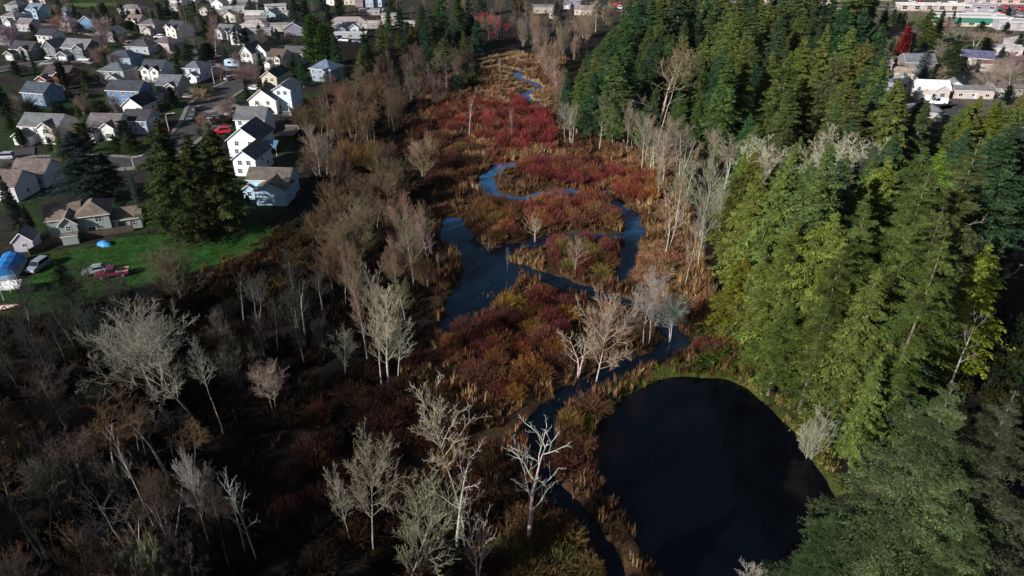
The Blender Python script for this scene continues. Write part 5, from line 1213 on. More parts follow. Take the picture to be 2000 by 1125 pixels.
# --- single trees: the two big conifers by the lawn and their neighbours
tree('cedar', 318, 463, 232, 72, col=(.05, .07, .026), label="huge dark green conifer at the lawn's upper edge, left of its narrower twin", cat="conifer", name="conifer_tree", bark=BK)
tree('cedar', 372, 462, 258, 45, col=(.055, .07, .026), label="dark conifer squeezed between the two big lawn-edge conifers", cat="conifer", name="conifer_tree", bark=BK)
tree('cedar', 420, 448, 238, 52, col=(.065, .085, .028), label="narrower big green conifer at the lawn's upper edge, right of its huge twin", cat="conifer", name="conifer_tree", bark=BK)
tree('fir', 150, 398, 258, 62, col=(.035, .055, .05), label="broad blue-green cedar behind the grey-green house", cat="conifer", name="conifer_tree", bark=BK, var=1)
tree('fir', 205, 392, 300, 40, col=(.028, .045, .035), label="dark conifer close behind the roof of the grey-green house", cat="conifer", name="conifer_tree", bark=BK)
tree('fir', 265, 432, 340, 16, col=(.05, .07, .06), label="small grey-green conifer against the huge lawn conifer's left side", cat="conifer", name="conifer_tree", bark=BK)
tree('fir', 14, 470, 338, 26, col=(.04, .05, .05), label="blue-grey fir at the left edge, the taller of two", cat="conifer", name="conifer_tree", bark=BK)
tree('fir', 50, 470, 400, 18, col=(.035, .05, .04), label="lower dark fir at the left edge above the garden shed", cat="conifer", name="conifer_tree", bark=BK)
tree('fir', 122, 606, 508, 32, col=(.025, .045, .02), label="dark conifer on the lawn in front of the grey car", cat="conifer", name="conifer_tree", bark=BK, var=2)
for a, b, t, w, c, l in [(118, 320, 266, 26, CG, "green evergreen bush below the large white house"), (250, 305, 256, 26, (.05, .07, .03), "dark evergreen right of the taupe-roofed white house"), (222, 302, 262, 20, (.04, .06, .03), "rounded dark evergreen before the taupe-roofed white house"),
                         (152, 250, 205, 12, (.06, .085, .025), "bright green small conifer between the shaded houses"), (28, 150, 118, 18, (.03, .05, .03), "dark evergreen clump beside the mauve bare bush"), (365, 122, 84, 22, (.025, .05, .03), "round dark evergreen left in the clump over the lavender-grey house"),
                         (395, 126, 92, 22, (.02, .045, .028), "round dark evergreen right in the clump over the lavender-grey house"), (345, 112, 88, 14, (.025, .05, .03), "small dark evergreen left end of the clump over the street lamp"), (588, 170, 112, 17, (.03, .07, .035), "small dark fir between the beige house and blue-grey hip house"),
                         (104, 44, 16, 9, (.02, .035, .02), "narrow dark conifer right of the light blue gabled house"), (308, 38, 4, 12, (.02, .045, .03), "dark fir at the top, left one of the pair by the home park"), (326, 36, 0, 12, (.02, .045, .03), "dark fir at the top, right one of the pair by the home park"),
                         (378, 34, 0, 11, (.03, .05, .03), "dark fir standing right of the first poplar"), (417, 42, 12, 13, (.04, .045, .03), "brownish-green conifer behind the tall bare poplar"), (180, 30, 15, 6, (.02, .035, .02), "tiny dark shrub tree beside the far lawn strip"),
                         (573, 62, -20, 14, (.02, .045, .03), "dark fir behind the green cypress pair, left one"), (592, 58, -30, 14, (.025, .05, .03), "dark fir behind the green cypress pair, right one"), (640, 70, 8, 16, (.022, .045, .025), "dark fir right behind the taller green cypress"),
                         (20, 262, 226, 15, (.03, .04, .02), "dim olive evergreen at the left edge above the large white house"), (2, 240, 150, 22, (.012, .02, .015), "black-green conifer cut by the left edge")]:
    tree('fir', a, b, t, w, col=c, label=l, cat="conifer", name="conifer_tree", bark=BK)
tree('columnar', 612, 132, 30, 19, col=(.06, .12, .02), label="vivid green cypress, left and brighter one of the pair", cat="conifer", name="cypress_tree", bark=BK)
tree('columnar', 634, 142, 48, 15, col=(.05, .1, .025), label="vivid green cypress, right one of the pair", cat="conifer", name="cypress_tree", bark=BK)
tree('cedar', 655, 150, 66, 19, col=(.03, .06, .025), label="dark cedar right beside the green cypress pair", cat="conifer", name="conifer_tree", bark=BK)
tree('fir', 712, 168, 52, 22, col=(.035, .06, .035), label="tall dark fir at the wood's edge right of the white carport roof", cat="conifer", name="conifer_tree", bark=BK)
tree('fir', 706, 186, 96, 24, col=(.11, .125, .045), label="olive-yellow spruce in front of the tall dark fir at the wood's edge", cat="conifer", name="conifer_tree", bark=BK)
tree('fir', 672, 178, 138, 13, col=(.03, .06, .035), label="small blue-green fir right of the blue-grey hip-roofed house", cat="conifer", name="conifer_tree", bark=BK)
for a, b, t, w, c, l in [(862, 100, -30, 22, (.04, .075, .035), "tall green fir, first from the left in the top centre clump"), (895, 100, -20, 20, (.05, .08, .03), "tall green fir, second from the left in the top centre clump"),
                         (918, 92, -10, 18, (.04, .065, .035), "tall fir, third from the left in the top centre clump"), (822, 110, 12, 18, (.035, .06, .03), "dark fir left of the top centre clump"), (842, 118, 50, 14, (.08, .09, .03), "olive fir at the foot of the top centre clump"),
                         (905, 125, 60, 14, (.09, .1, .04), "olive-yellow narrow fir at the foot of the top centre clump"), (806, 112, 45, 20, (.075, .085, .025), "olive evergreen at the right end of the very long ranch roof"), (778, 118, 60, 17, (.07, .08, .03), "olive evergreen in front of the very long ranch roof"),
                         (765, 30, -18, 13, (.03, .05, .025), "dark fir right of the three steep gables"), (940, 30, -25, 14, (.025, .05, .03), "dark fir at the top edge right of the top centre clump"), (1010, 22, -20, 15, (.025, .045, .03), "dark fir at the top edge above the bare alders"),
                         (1088, 40, 2, 13, (.06, .07, .045), "grey-green weeping conifer before the slate-roofed tan house"), (630, 30, -20, 14, (.02, .04, .03), "dark fir behind the navy-roofed home"), (660, 36, -12, 13, (.03, .05, .025), "dark fir between the navy-roofed home and tan-walled home")]:
    tree('far_fir' if b < 60 else 'fir', a, b, t, w, col=c, label=l, cat="conifer", name="conifer_tree", bark=BK)
# right neighbourhood trees
for k, a, b, t, w, c, l in [('columnar', 1768, 122, 52, 12, (.3, .04, .03), "crimson columnar tree left of the grey-roofed dark house"), ('columnar', 1805, 166, 104, 12, (.14, .2, .2), "silvery blue spruce right of the grey-roofed dark house"),
                            ('cedar', 1815, 96, 18, 26, (.06, .09, .02), "broad yellow-green conifer behind the grey-roofed dark house"), ('cedar', 1838, 86, 16, 14, (.05, .07, .025), "narrower green conifer leaning beside the broad yellow-green one"), ('fir', 1866, 158, 66, 28, (.045, .065, .03), "tall dark green fir left of the navy-roofed house"),
                            ('cedar', 1728, 62, 18, 17, (.04, .08, .025), "rounded green conifer left of the long white strip building"), ('cedar', 1757, 46, 24, 9, (.03, .08, .03), "small green conifer below the long white strip building"), ('fir', 1700, 76, 8, 15, (.035, .05, .03), "dark fir left of the rounded green conifer"),
                            ('fir', 1918, 66, 40, 14, (.035, .06, .04), "small dark fir in front of the green-banded hall"), ('fir', 1966, 66, 42, 12, (.035, .055, .035), "small dark fir at the right end of the green-banded hall"), ('cedar', 1745, 108, 72, 9, (.07, .09, .025), "small olive conifer left of the crimson tree"),
                            ('fir', 1958, 118, 90, 12, (.06, .085, .085), "low blue-green spruce at the rust-brown roofed house"), ('fir', 1885, 174, 150, 12, (.05, .07, .09), "low blue spruce between the long ranch houses"),
                            ('fir', 1972, 470, 214, 50, (.045, .075, .05), "tall blue-green fir filling the upper right edge"), ('fir', 2040, 480, 240, 50, (.04, .065, .045), "blue-green fir just cut by the right edge"),
                            ('cedar', 1938, 330, 196, 32, (.12, .14, .02), "yellow-green cedar below the right-edge ranch houses"), ('cedar', 1880, 360, 224, 36, (.14, .16, .025), "bright yellow-green cedar below the gap with the white van"), ('cedar', 1752, 330, 168, 38, (.12, .135, .02), "yellow-green cedar just left of the small grey hip roof")]:
    tree(k, a, b, t, w, col=c, label=l, cat="conifer", name="conifer_tree" if k != 'columnar' else "columnar_tree", bark=BK)

# --- the near wood right of the pond
def near_fir(a, b, t, w, c, l, kind='near_fir', v=None):
    c = (c[0] * 1.12, c[1] * 1.22, c[2] * 1.05); w = w * 1.25
    tree(kind, a, b, t, w, at='foot', col=c, label=l, cat="conifer", name="conifer_tree", bark=(.13, .115, .1), var=v)
def tip_fir(px, py, h, r, c, l, v):
    tree_top('near_fir', px, py, h, r, col=c, label=l, cat="conifer", name="conifer_tree", bark=(.09, .08, .07), var=v)
tip_fir(1898, 745, 33, 11.5, (.1, .125, .058), "largest fir in the bottom right corner, its pointed tip lit", 0)  # lighter green stands in for sunlight on this shaded fir
tip_fir(1735, 870, 25, 8.6, (.078, .1, .045), "fir overlapping the left flank of the largest corner fir", 1)
tip_fir(1645, 985, 22, 8.0, (.055, .08, .035), "lower fir overhanging the pond's corner, left of the largest", 2)
tip_fir(2010, 768, 31, 9.0, (.062, .085, .045), "fir cut by the right edge below the dark gap", 2)
tip_fir(1900, 985, 25, 8.4, (.07, .098, .04), "fir crown in front of the largest corner fir", 1)
tip_fir(1750, 1050, 20, 7.0, (.078, .108, .042), "fir crown at the bottom edge below the largest corner fir", 0)
NEARW = [(1488, 850, 300, 70), ]
for i, (a, b, t, w, c, kd) in enumerate([
    (1470, 640, 295, 52, CG, 'cedar'), (1530, 700, 285, 70, FG, 'fir'), (1600, 760, 370, 78, (.1, .125, .04), 'near_fir'), (1668, 800, 330, 75, (.095, .12, .04), 'near_fir'),
    (1745, 740, 270, 78, (.085, .11, .045), 'near_fir'), (1700, 880, 440, 70, (.1, .12, .035), 'near_fir'), (1560, 800, 470, 62, (.08, .105, .03), 'near_fir'),
    (1490, 720, 430, 60, (.1, .115, .03), 'fir'), (1440, 570, 330, 42, CY, 'cedar'), (1630, 860, 520, 56, (.1, .12, .035), 'cedar'), (1715, 800, 400, 60, (.085, .11, .045), 'near_fir'),
    (1590, 560, 330, 58, (.05, .08, .045), 'fir'), (1665, 560, 300, 55, CY, 'cedar'), (1430, 660, 500, 42, (.1, .11, .02), 'cedar'), (1660, 905, 690, 36, (.1, .125, .035), 'cedar'),
    (1500, 770, 590, 48, (.085, .115, .03), 'fir'), (1720, 620, 290, 60, (.075, .1, .035), 'fir'), (1425, 500, 300, 30, (.11, .14, .03), 'cedar'), (1540, 620, 310, 52, (.1, .12, .035), 'fir'),
    (1610, 700, 430, 60, (.06, .09, .045), 'near_fir'), (1780, 470, 290, 50, (.13, .15, .03), 'cedar'), (1880, 500, 250, 60, (.05, .085, .05), 'fir'), (1700, 470, 262, 45, (.06, .085, .04), 'fir')]):
    near_fir(a, b, t, w, c, ["yellow-green cedar in the wood beside the pond", "dense green fir in the wood beside the pond"][kd != 'cedar'], kd)
tree_top('cedar', 1935, 470, 20, 6.5, col=IVY, label="lime-green ivy-covered tree in the sunlit gap at the right", cat="conifer", name="ivy_tree", bark=BK, var=0)
tree_top('cedar', 1895, 560, 14, 6.0, col=(.19, .24, .03), label="lower lime-green ivy mound left of the ivy-covered tree's foot", cat="conifer", name="ivy_tree", bark=BK, var=1)
near_fir(1685, 862, 800, 9, (.22, .3, .03), "small bright lime ivy-clad stump trunk above the bottom right fir", 'columnar', 0)
# gap behind the bottom right fir is open shaded ground; a bare leaning trunk stands in it
tree('pole', 1890, 790, 600, 30, col=(.3, .26, .25), bark=(.34, .3, .3), label="pale bare trunk with short stubs in the dark gap at the right edge", cat="bare tree", name="bare_tree")
tree('snag', 1940, 640, 445, 60, col=(.36, .36, .26), bark=PALE, label="pale mossy tree with drooping bare limbs over the lime ivy", cat="bare tree", name="bare_tree", var=1)
tree('snag', 1845, 560, 400, 45, col=(.36, .33, .25), bark=PALE, label="pale dead-limbed tree left of the lime ivy tree", cat="bare tree", name="bare_tree", var=2)

# --- far wood behind: individually built trees
WOOD = [(1072, 290), (1085, 200), (1110, 145), (1180, 95), (1215, 45), (1290, 30), (1500, 40), (1690, 50), (1688, 120), (1680, 200), (1720, 250), (1790, 310), (1760, 420), (1600, 420), (1470, 330), (1380, 310), (1200, 290)]
def wood_tree(x, y, px, py, g):
    h = g.choice([g.uniform(13, 19), g.uniform(19, 28), g.uniform(19, 28)]); s = vnoise(np.array([x]), np.array([y]), 16)[0]
    if px < 1180: h = g.uniform(15, 22)
    if 1040 < px < 1110: h *= .75
    lim = 120 if px > 1690 else -200
    if px > 1700: h = min(h, cap_height(x, y, 176 + (px - 1700) * .3))
    if px < 1230: h = min(h, max(6, cap_height(x, y, 190 - (px - 1070) * 1.1)))
    if 1240 < px < 1360 and 150 < py < 300: h *= .72
    if h < 5: return
    yel = s > .52 and px > 1300 and py > 150
    c = g.choice([(.125, .145, .04), (.1, .13, .04)]) if yel else g.choice([(.06, .11, .045), (.08, .125, .045), (.048, .09, .045), (.1, .135, .042)])
    far = py < 130
    kd = 'cedar' if yel and not far else ('far_fir' if far else 'fir')
    zone = "far" if py < 100 else ("middle" if py < 200 else "front")
    plant(kd, x, y, h, h * g.uniform(.23, .33), c, BK, "%s, %s part of the dense wood" % ("yellow-green cedar" if yel else "dark green fir", zone), "conifer", "conifer_tree", rnd=g)
nw = scatter(WOOD, 7.2, wood_tree, 5, maxn=260)
STAND = [(1440, 350), (1425, 420), (1430, 480), (1425, 560), (1445, 660), (1530, 780), (1640, 880), (1720, 900), (1770, 850), (1800, 720), (1810, 560), (1900, 520), (2150, 520), (2150, 350), (1950, 300), (1840, 300), (1780, 420), (1600, 420), (1520, 345)]
def stand_tree(x, y, px, py, g):
    s = vnoise(np.array([x]), np.array([y]), 12)[0]; yel = s > .5
    if px > 1775 and py > 425: return
    top = 285 + 40 * g.random() if px < 1800 else 235 + 30 * g.random()
    h = min(g.choice([g.uniform(12, 18), g.uniform(18, 30)]), cap_height(x, y, top if py > 440 else py - 130))
    if h < 6: return
    c = g.choice([CY, CG, (.15, .175, .05)]) if yel else g.choice([(.075, .115, .038), (.075, .12, .06), (.12, .15, .05)])
    plant('cedar' if yel else 'fir', x, y, h, h * g.uniform(.25, .34), (c[0] * .92, c[1], c[2]), (.2, .18, .15), "yellow-green cedar filling in the wood beside the pond" if yel else "green fir filling in the wood beside the pond", "conifer", "conifer_tree", rnd=g)
ns = scatter(STAND, 5.6, stand_tree, 9, maxn=130)
print('wood', nw, 'stand', ns)
# tall trees just outside the frame that throw the long shade over the lower left
for i, (x, y, h) in enumerate([(-62, 22, 27), (-72, 34, 26), (-84, 44, 28), (-50, 12, 28), (-38, 8, 28), (-26, 4, 28), (-70, 50, 26), (-82, 62, 22), (-48, 20, 28), (-35, 20, 28), (-22, 17, 28), (-9, 15, 27), (-14, -2, 25), (0, 2, 22), (-60, 40, 18)]):
    plant('fir', x, y, h, 5.8, FD, BK, "tall dark fir outside the frame at the lower left", "conifer", "conifer_tree", group="shade firs outside the frame")

# --- big pale bare trees
def bare(kind, a, b, t, w, col, bark, label, v=None):
    tree(kind, a, b, t, w, col=col, bark=bark, label=label, cat="bare tree", name="bare_tree", var=v)
bare('lichen', 340, 850, 555, 118, (.23, .23, .185), (.12, .11, .1), "very broad lichen-grey bare tree left of centre, below the lawn", 0)
bare('lichen', 275, 775, 575, 75, (.23, .21, .195), (.3, .28, .25), "pinkish grey half of the broad lichen tree, its upper left crown", 1)
bare('topcrown', 405, 850, 665, 50, (.27, .28, .22), (.3, .28, .25), "low pale lichen limb crown at the lower right of the very broad tree", 3)
bare('lichen', 705, 1075, 805, 78, (.23, .245, .19), (.24, .22, .18), "pale lichen-grey bare tree, left one of the bottom centre three", 0)
bare('topcrown', 900, 1055, 735, 72, (.3, .31, .22), (.25, .23, .19), "tall pale lichen tree with a round lit crown, top one of the bottom centre three", 2)
bare('lichen', 770, 1190, 920, 105, (.22, .225, .17), (.28, .25, .2), "broad pale lichen tree, lowest one of the bottom centre three", 0)
bare('snag', 1036, 1062, 785, 66, (.42, .42, .4), (.42, .36, .33), "sparse white dead tree with a thick pink-grey trunk beside the dark stream", 1)
bare('snag', 925, 1165, 965, 38, (.44, .45, .42), (.4, .38, .36), "small twisted pale snag at the bottom, left of the dead tree", 2)
bare('snag', 885, 1065, 850, 50, (.4, .38, .36), (.36, .34, .3), "thin leaning bare stems right of the round lit crown", 1)
bare('alder', 670, 1060, 910, 26, (.3, .3, .26), (.3, .28, .26), "slim dim bare tree under the left one of the bottom centre three", 1)
bare('spread', 1172, 740, 545, 60, (.3, .28, .22), (.42, .38, .33), "wide pale bare tree in the marsh left of the pond's top", 1)
bare('snag', 1133, 735, 640, 40, (.45, .4, .36), (.45, .38, .36), "small forked pale snag left of the wide bare marsh tree", 2)
bare('alder', 1268, 672, 508, 38, (.36, .33, .28), (.44, .38, .34), "tall bare tree with twin pinkish trunks over the stream bend", 0)
bare('alder', 1278, 670, 530, 34, (.34, .31, .26), (.42, .36, .32), "second trunk of the twin-trunked bare tree over the stream bend", 1)
bare('lichen', 1318, 662, 562, 34, (.36, .4, .34), (.38, .38, .34), "blue-grey fan-shaped bare tree right of the twin-trunked tree", 3)
bare('alder', 728, 752, 520, 42, (.3, .28, .23), PALE, "tall white-trunked bare tree, leftmost of the marsh-edge trio", 3)
bare('poplar', 745, 745, 545, 36, (.34, .32, .24), PALE, "tall white-trunked bare tree, middle of the marsh-edge trio", 0)
bare('alder', 768, 742, 610, 36, (.36, .33, .25), PALE, "arching white-stemmed bare tree, rightmost of the marsh-edge trio", 1)
bare('alder', 665, 735, 640, 28, (.28, .26, .23), PALE, "small V-stemmed bare tree left of the marsh-edge trio", 2)
bare('poplar', 700, 700, 480, 28, (.23, .18, .14), (.3, .27, .22), "slender brown bare tree rising behind the marsh-edge trio", 1)
bare('lichen', 522, 812, 700, 33, (.34, .31, .28), (.28, .25, .23), "small pinkish grey bare tree alone on the dark slope", 3)
bare('bush', 338, 590, 474, 50, (.14, .12, .085), (.2, .18, .15), "round brown-grey bare bush tree at the lawn's lower edge", 1)
bare('lichen', 372, 1065, 880, 38, (.36, .36, .3), PALE, "pale-topped slim lichen tree in the bottom left thicket", 0)
bare('lichen', 250, 1180, 1040, 48, (.28, .32, .22), (.3, .3, .25), "green-grey lichen crown at the bottom edge, left one of two", 2)
bare('bush', 300, 1180, 1030, 42, (.26, .27, .17), (.3, .3, .22), "olive-grey bare crown at the bottom edge, right one of two", 0)
bare('bush', 1500, 1190, 1088, 50, (.42, .38, .34), (.36, .32, .3), "pale pinkish bare bush at the bottom edge beside the fir", 2)
bare('pole', 252, 1040, 808, 18, (.36, .34, .32), PALE, "tall crooked white trunk with few twigs in the bottom left thicket", 0)
bare('pole', 450, 1078, 915, 16, (.36, .34, .32), PALE, "slim white trunk at the bottom left thicket's right edge, left of two", 1)
bare('snag', 472, 1092, 930, 28, (.36, .34, .32), PALE, "forked slim white tree at the bottom left thicket's right edge", 1)
bare('topcrown', 1300, 285, 58, 50, (.2, .16, .115), (.3, .24, .2), "very tall brown dead-looking tree standing out of the dark firs", 3)
bare('snag', 1290, 280, 100, 60, (.25, .22, .17), (.3, .24, .2), "drooping grey lower limbs of the very tall brown tree", 1)
bare('poplar', 1290, 392, 300, 9, (.4, .38, .34), PALE, "thin white dead stem at the marsh's right bank, nearest the red shrubs", 0)
bare('alder', 1330, 440, 300, 28, (.27, .25, .2), PALE, "pale bare alder on the right bank, first beyond the thin dead stem", 0)
bare('alder', 1385, 520, 296, 36, (.28, .26, .2), PALE, "pale tall bare alder in front of the near cedars", 2)
bare('alder', 1352, 560, 400, 26, (.28, .26, .2), PALE, "bare alder with bent white trunk on the lower right bank", 3)
bare('snag', 1310, 500, 370, 24, (.4, .37, .3), PALE, "bare snag among the tan reeds of the right bank", 2)
for i, (a, b, t, w) in enumerate([(1585, 440, 240, 55), (1655, 450, 258, 52), (1530, 430, 262, 46), (1705, 460, 272, 46), (1620, 470, 275, 48), (1470, 425, 275, 42), (1735, 470, 285, 42), (1500, 445, 285, 40)]):
    bare('topcrown', a, b, t, w, (.38, .37, .29), (.4, .36, .32), "pale lichen crown above the near conifers", i)
bare('bush', 1475, 560, 470, 40, (.36, .31, .18), (.42, .36, .26), "yellowish bare crown among the near cedars", 0)
bare('lichen', 1580, 720, 600, 28, (.36, .32, .28), (.3, .26, .23), "grey bare crown wedged among the near firs", 1)
bare('bush', 1880, 330, 290, 20, (.34, .28, .26), BK, "pinkish bare treetop between yellow-green cedars at the right", 1)
bare('bush', 1600, 890, 790, 30, (.36, .31, .24), (.36, .3, .24), "pale tangle of bare branches at the pond's right bank", 2)
bare('lichen', 1720, 146, 92, 26, (.4, .35, .29), PALE, "cream fan-shaped bare tree left of the crimson tree", 0)
bare('bush', 1836, 160, 124, 18, (.28, .25, .16), BK, "round olive-brown bare tree behind the brilliant white roof", 0)
bare('lichen', 1912, 90, 55, 26, (.3, .24, .2), PALE, "bare brown tree in front of the green-banded hall", 1)
bare('lichen', 1940, 108, 62, 22, (.36, .3, .25), PALE, "pale-trunked bare tree right of the hall's small firs", 2)
bare('spread', 1935, 180, 118, 40, (.3, .25, .2), PALE, "large brown bare tree before the rust-brown roof", 0)
bare('spread', 1985, 200, 122, 40, (.3, .25, .2), PALE, "large bare tree at the right edge before the ranch roofs", 1)
bare('poplar', 1148, 58, 2, 22, (.4, .36, .28), (.55, .5, .42), "pale forked birch left of the tall utility pole", 1)
bare('poplar', 412, 112, 28, 17, (.26, .2, .18), (.36, .3, .28), "tall bare poplar left of the white town house row", 0)
bare('poplar', 355, 42, -18, 16, (.26, .18, .14), (.4, .34, .3), "tall bare poplar at the top edge by the home park", 1)
bare('bush', 388, 202, 168, 22, (.36, .29, .22), (.32, .26, .2), "small round leafless street tree beside the shaded street", 0)
bare('bush', 497, 165, 118, 20, (.28, .2, .15), (.32, .26, .22), "pinkish bare street tree at the beige gabled house", 1)
bare('bush', 440, 235, 185, 20, (.22, .18, .17), (.28, .24, .2), "bare garden tree left of the silver pair of cars", 2)
bare('bush', 148, 280, 225, 26, (.24, .19, .16), (.3, .26, .22), "bare garden tree right of the large white house", 1)
bare('bush', 45, 230, 182, 30, (.2, .16, .16), (.26, .22, .2), "mauve bare tree in front of the shaded blue house", 0)
bare('bush', 195, 92, 22, 20, (.3, .2, .19), (.42, .32, .32), "pink-grey branching bare tree beside the far lawn", 2)
bare('bush', 118, 66, 24, 30, (.24, .17, .13), (.3, .25, .2), "broad orange-brown bare tree between mauve roofs", 0)
bare('bush', 190, 128, 85, 20, (.24, .15, .13), (.3, .22, .2), "rust bare tree in the dark gap below the small blue house", 1)
bare('bush', 280, 76, 44, 14, (.26, .14, .11), (.3, .22, .2), "rust-red bare tree by the pair of small sunlit gables", 2)
bare('bush', 15, 100, 40, 24, (.16, .13, .17), (.28, .26, .3), "lilac-grey bare tree at the left edge", 0)
for i, (a, b, t, w) in enumerate([(608, 340, 238, 22), (630, 345, 250, 22), (618, 350, 258, 18)]):
    bare('alder', a, b, t, w, (.24, .205, .175), (.5, .47, .43), "white-trunked birch of the cluster at the dark lawn beyond the houses", i)
bare('alder', 586, 360, 312, 14, (.2, .16, .14), PALE, "small white-trunked tree right of the blue gable's shadow", 2)
bare('bush', 822, 345, 255, 32, (.22, .165, .13), PALE, "pinkish round bare tree beside the top of the left marsh", 0)
bare('alder', 800, 560, 400, 30, (.27, .2, .16), PALE, "tall pinkish bare tree left of the dark pool, inner one", 0)
bare('alder', 835, 540, 400, 28, (.3, .25, .22), PALE, "tall pale-limbed bare tree right at the dark pool's edge", 3)
bare('pole', 857, 560, 490, 5, (.3, .28, .26), PALE, "thin leafless pole trunk standing at the dark pool's edge", 1)
bare('pole', 990, 525, 470, 5, (.4, .38, .34), PALE, "thin dead stem standing at the stream fork", 0)
bare('snag', 1045, 468, 400, 22, (.42, .38, .34), (.42, .38, .34), "leaning dead tree with pale roots over the middle stream", 2)
bare('snag', 975, 350, 322, 16, (.36, .34, .36), (.36, .34, .36), "dead branches fallen across the upper stream loop", 0)
bare('alder', 1125, 540, 462, 22, (.3, .22, .17), PALE, "small pinkish bare tree on the lower marsh island", 2)
bare('pole', 978, 155, 110, 6, (.4, .37, .36), (.44, .42, .4), "straight pale dead trunk beside the far meadow stream", 1)
bare('pole', 1000, 290, 208, 6, (.36, .28, .25), PALE, "thin stem rising from the crimson shrubs", 0)
bare('snag', 915, 262, 180, 14, (.34, .3, .28), PALE, "thin pale snag at the left of the crimson shrubs", 1)

# --- scattered bare woods; feet inside the outline
def wood_fn(kinds, h0, h1, cols, barks, label, wr=(.2, .28), capf=None):
    def fn(x, y, px, py, g):
        h = g.uniform(h0, h1)
        if capf: h = min(h, cap_height(x, y, capf(px, py, g)))
        if h < 3: return
        k = g.choice(kinds)
        plant(k, x, y, h, h * g.uniform(*wr), g.choice(cols), g.choice(barks), label, "bare tree", "bare_tree", rnd=g)
    return fn
BR1 = [(.15, .095, .06), (.17, .115, .07), (.12, .08, .06), (.11, .085, .055)]
scatter([(640, 200), (760, 185), (800, 250), (790, 380), (750, 440), (660, 420), (600, 330), (590, 260)], 5.6, wood_fn(['bush', 'alder', 'bush', 'topcrown'], 7, 12, BR1, [TAN, (.26, .22, .19)], "brown bare tree in the belt right of the marsh-side houses", wr=(.3, .42)), 21, maxn=44)
scatter([(650, 420), (760, 400), (850, 470), (840, 560), (780, 640), (690, 640), (620, 560), (600, 470)], 5.6, wood_fn(['alder', 'bush', 'topcrown', 'bush'], 7, 13, [(.16, .12, .075), (.13, .09, .06), (.18, .14, .095)], [(.34, .31, .27), TAN], "tawny bare tree between the lawn and the dark pool", wr=(.26, .4)), 22, maxn=36)
scatter([(700, 130), (830, 125), (930, 120), (960, 160), (900, 200), (800, 220), (690, 200), (660, 160)], 7, wood_fn(['alder', 'bush', 'bush'], 7, 12, [(.14, .1, .085), (.17, .125, .1), (.1, .085, .08)], [(.3, .27, .25), TAN], "dim bare tree in the wood above the marsh's upper left"), 23, maxn=48)
scatter([(900, 40), (1080, 25), (1200, 60), (1110, 130), (1080, 260), (1050, 190), (1040, 110), (960, 90), (920, 100)], 7, wood_fn(['alder', 'poplar', 'bush'], 8, 14, [(.27, .19, .14), (.24, .19, .155), (.3, .22, .17)], [PALE, (.36, .3, .25)], "salmon-brown bare alder left of the dense wood", capf=lambda px, py, g: max(py - 110, 30)), 24, maxn=64)
scatter([(1180, 290), (1290, 290), (1420, 330), (1420, 420), (1400, 520), (1340, 520), (1320, 400), (1230, 320)], 5.5, wood_fn(['alder', 'topcrown', 'snag', 'alder'], 9, 15, [(.29, .25, .19), (.26, .22, .17), (.31, .28, .22)], [PALE, (.5, .47, .42)], "pale bare alder on the right bank before the cedars"), 25, maxn=19)
scatter([(1085, 285), (1130, 300), (1270, 300), (1260, 270), (1100, 250)], 6, wood_fn(['alder', 'snag'], 8, 14, [(.28, .24, .2), (.3, .27, .22)], [PALE], "bare alder at the foot of the dense wood's dark front"), 26, maxn=12)
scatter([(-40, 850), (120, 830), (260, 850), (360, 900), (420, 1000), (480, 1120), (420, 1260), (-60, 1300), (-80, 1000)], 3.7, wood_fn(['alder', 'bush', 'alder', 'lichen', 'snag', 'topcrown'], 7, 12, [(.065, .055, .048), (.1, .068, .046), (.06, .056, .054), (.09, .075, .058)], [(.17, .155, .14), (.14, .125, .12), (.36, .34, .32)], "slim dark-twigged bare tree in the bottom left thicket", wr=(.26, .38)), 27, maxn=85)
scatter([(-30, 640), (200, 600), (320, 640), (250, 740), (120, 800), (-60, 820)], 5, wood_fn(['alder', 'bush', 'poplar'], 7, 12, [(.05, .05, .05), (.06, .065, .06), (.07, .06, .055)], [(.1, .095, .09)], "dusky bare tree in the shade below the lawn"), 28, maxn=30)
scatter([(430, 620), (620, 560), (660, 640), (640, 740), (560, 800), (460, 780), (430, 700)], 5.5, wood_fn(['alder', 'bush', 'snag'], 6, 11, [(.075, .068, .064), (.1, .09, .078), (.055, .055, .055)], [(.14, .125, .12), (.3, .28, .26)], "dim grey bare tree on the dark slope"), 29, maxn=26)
scatter([(0, 60), (300, 55), (560, 60), (600, 130), (480, 190), (470, 260), (300, 330), (60, 330), (0, 300)], 13, wood_fn(['bush', 'alder', 'bush'], 4, 8, [(.22, .16, .14), (.2, .15, .15), (.24, .16, .12), (.16, .13, .13)], [(.28, .22, .2)], "small bare garden tree among the left-hand houses", wr=(.35, .5)), 30, maxn=60, r=.6)
scatter([(0, 0), (600, -5), (800, 0), (1000, 5), (980, 40), (800, 70), (640, 90), (400, 60), (0, 50)], 16, wood_fn(['bush', 'alder'], 6, 10, [(.24, .18, .15), (.2, .15, .14), (.26, .2, .16)], [PALE, TAN], "bare tree between the far pale roofs", wr=(.3, .4)), 31, maxn=60, r=.8)
scatter([(1690, 20), (1980, 40), (1995, 200), (1900, 170), (1700, 160)], 12, wood_fn(['bush', 'alder', 'lichen'], 5, 9, [(.28, .22, .18), (.26, .2, .19), (.3, .24, .2)], [PALE, TAN], "bare garden tree in the top right neighbourhood", wr=(.35, .5)), 32, maxn=36, r=.6)

scatter([(880, -15), (1240, -15), (1230, 40), (1130, 85), (1060, 100), (900, 70)], 8.5, wood_fn(['alder', 'bush', 'alder'], 8, 13, [(.24, .165, .12), (.21, .15, .12), (.26, .19, .14)], [PALE, (.36, .3, .25)], "brown bare tree closing the top of the valley", wr=(.25, .36)), 34, maxn=60)
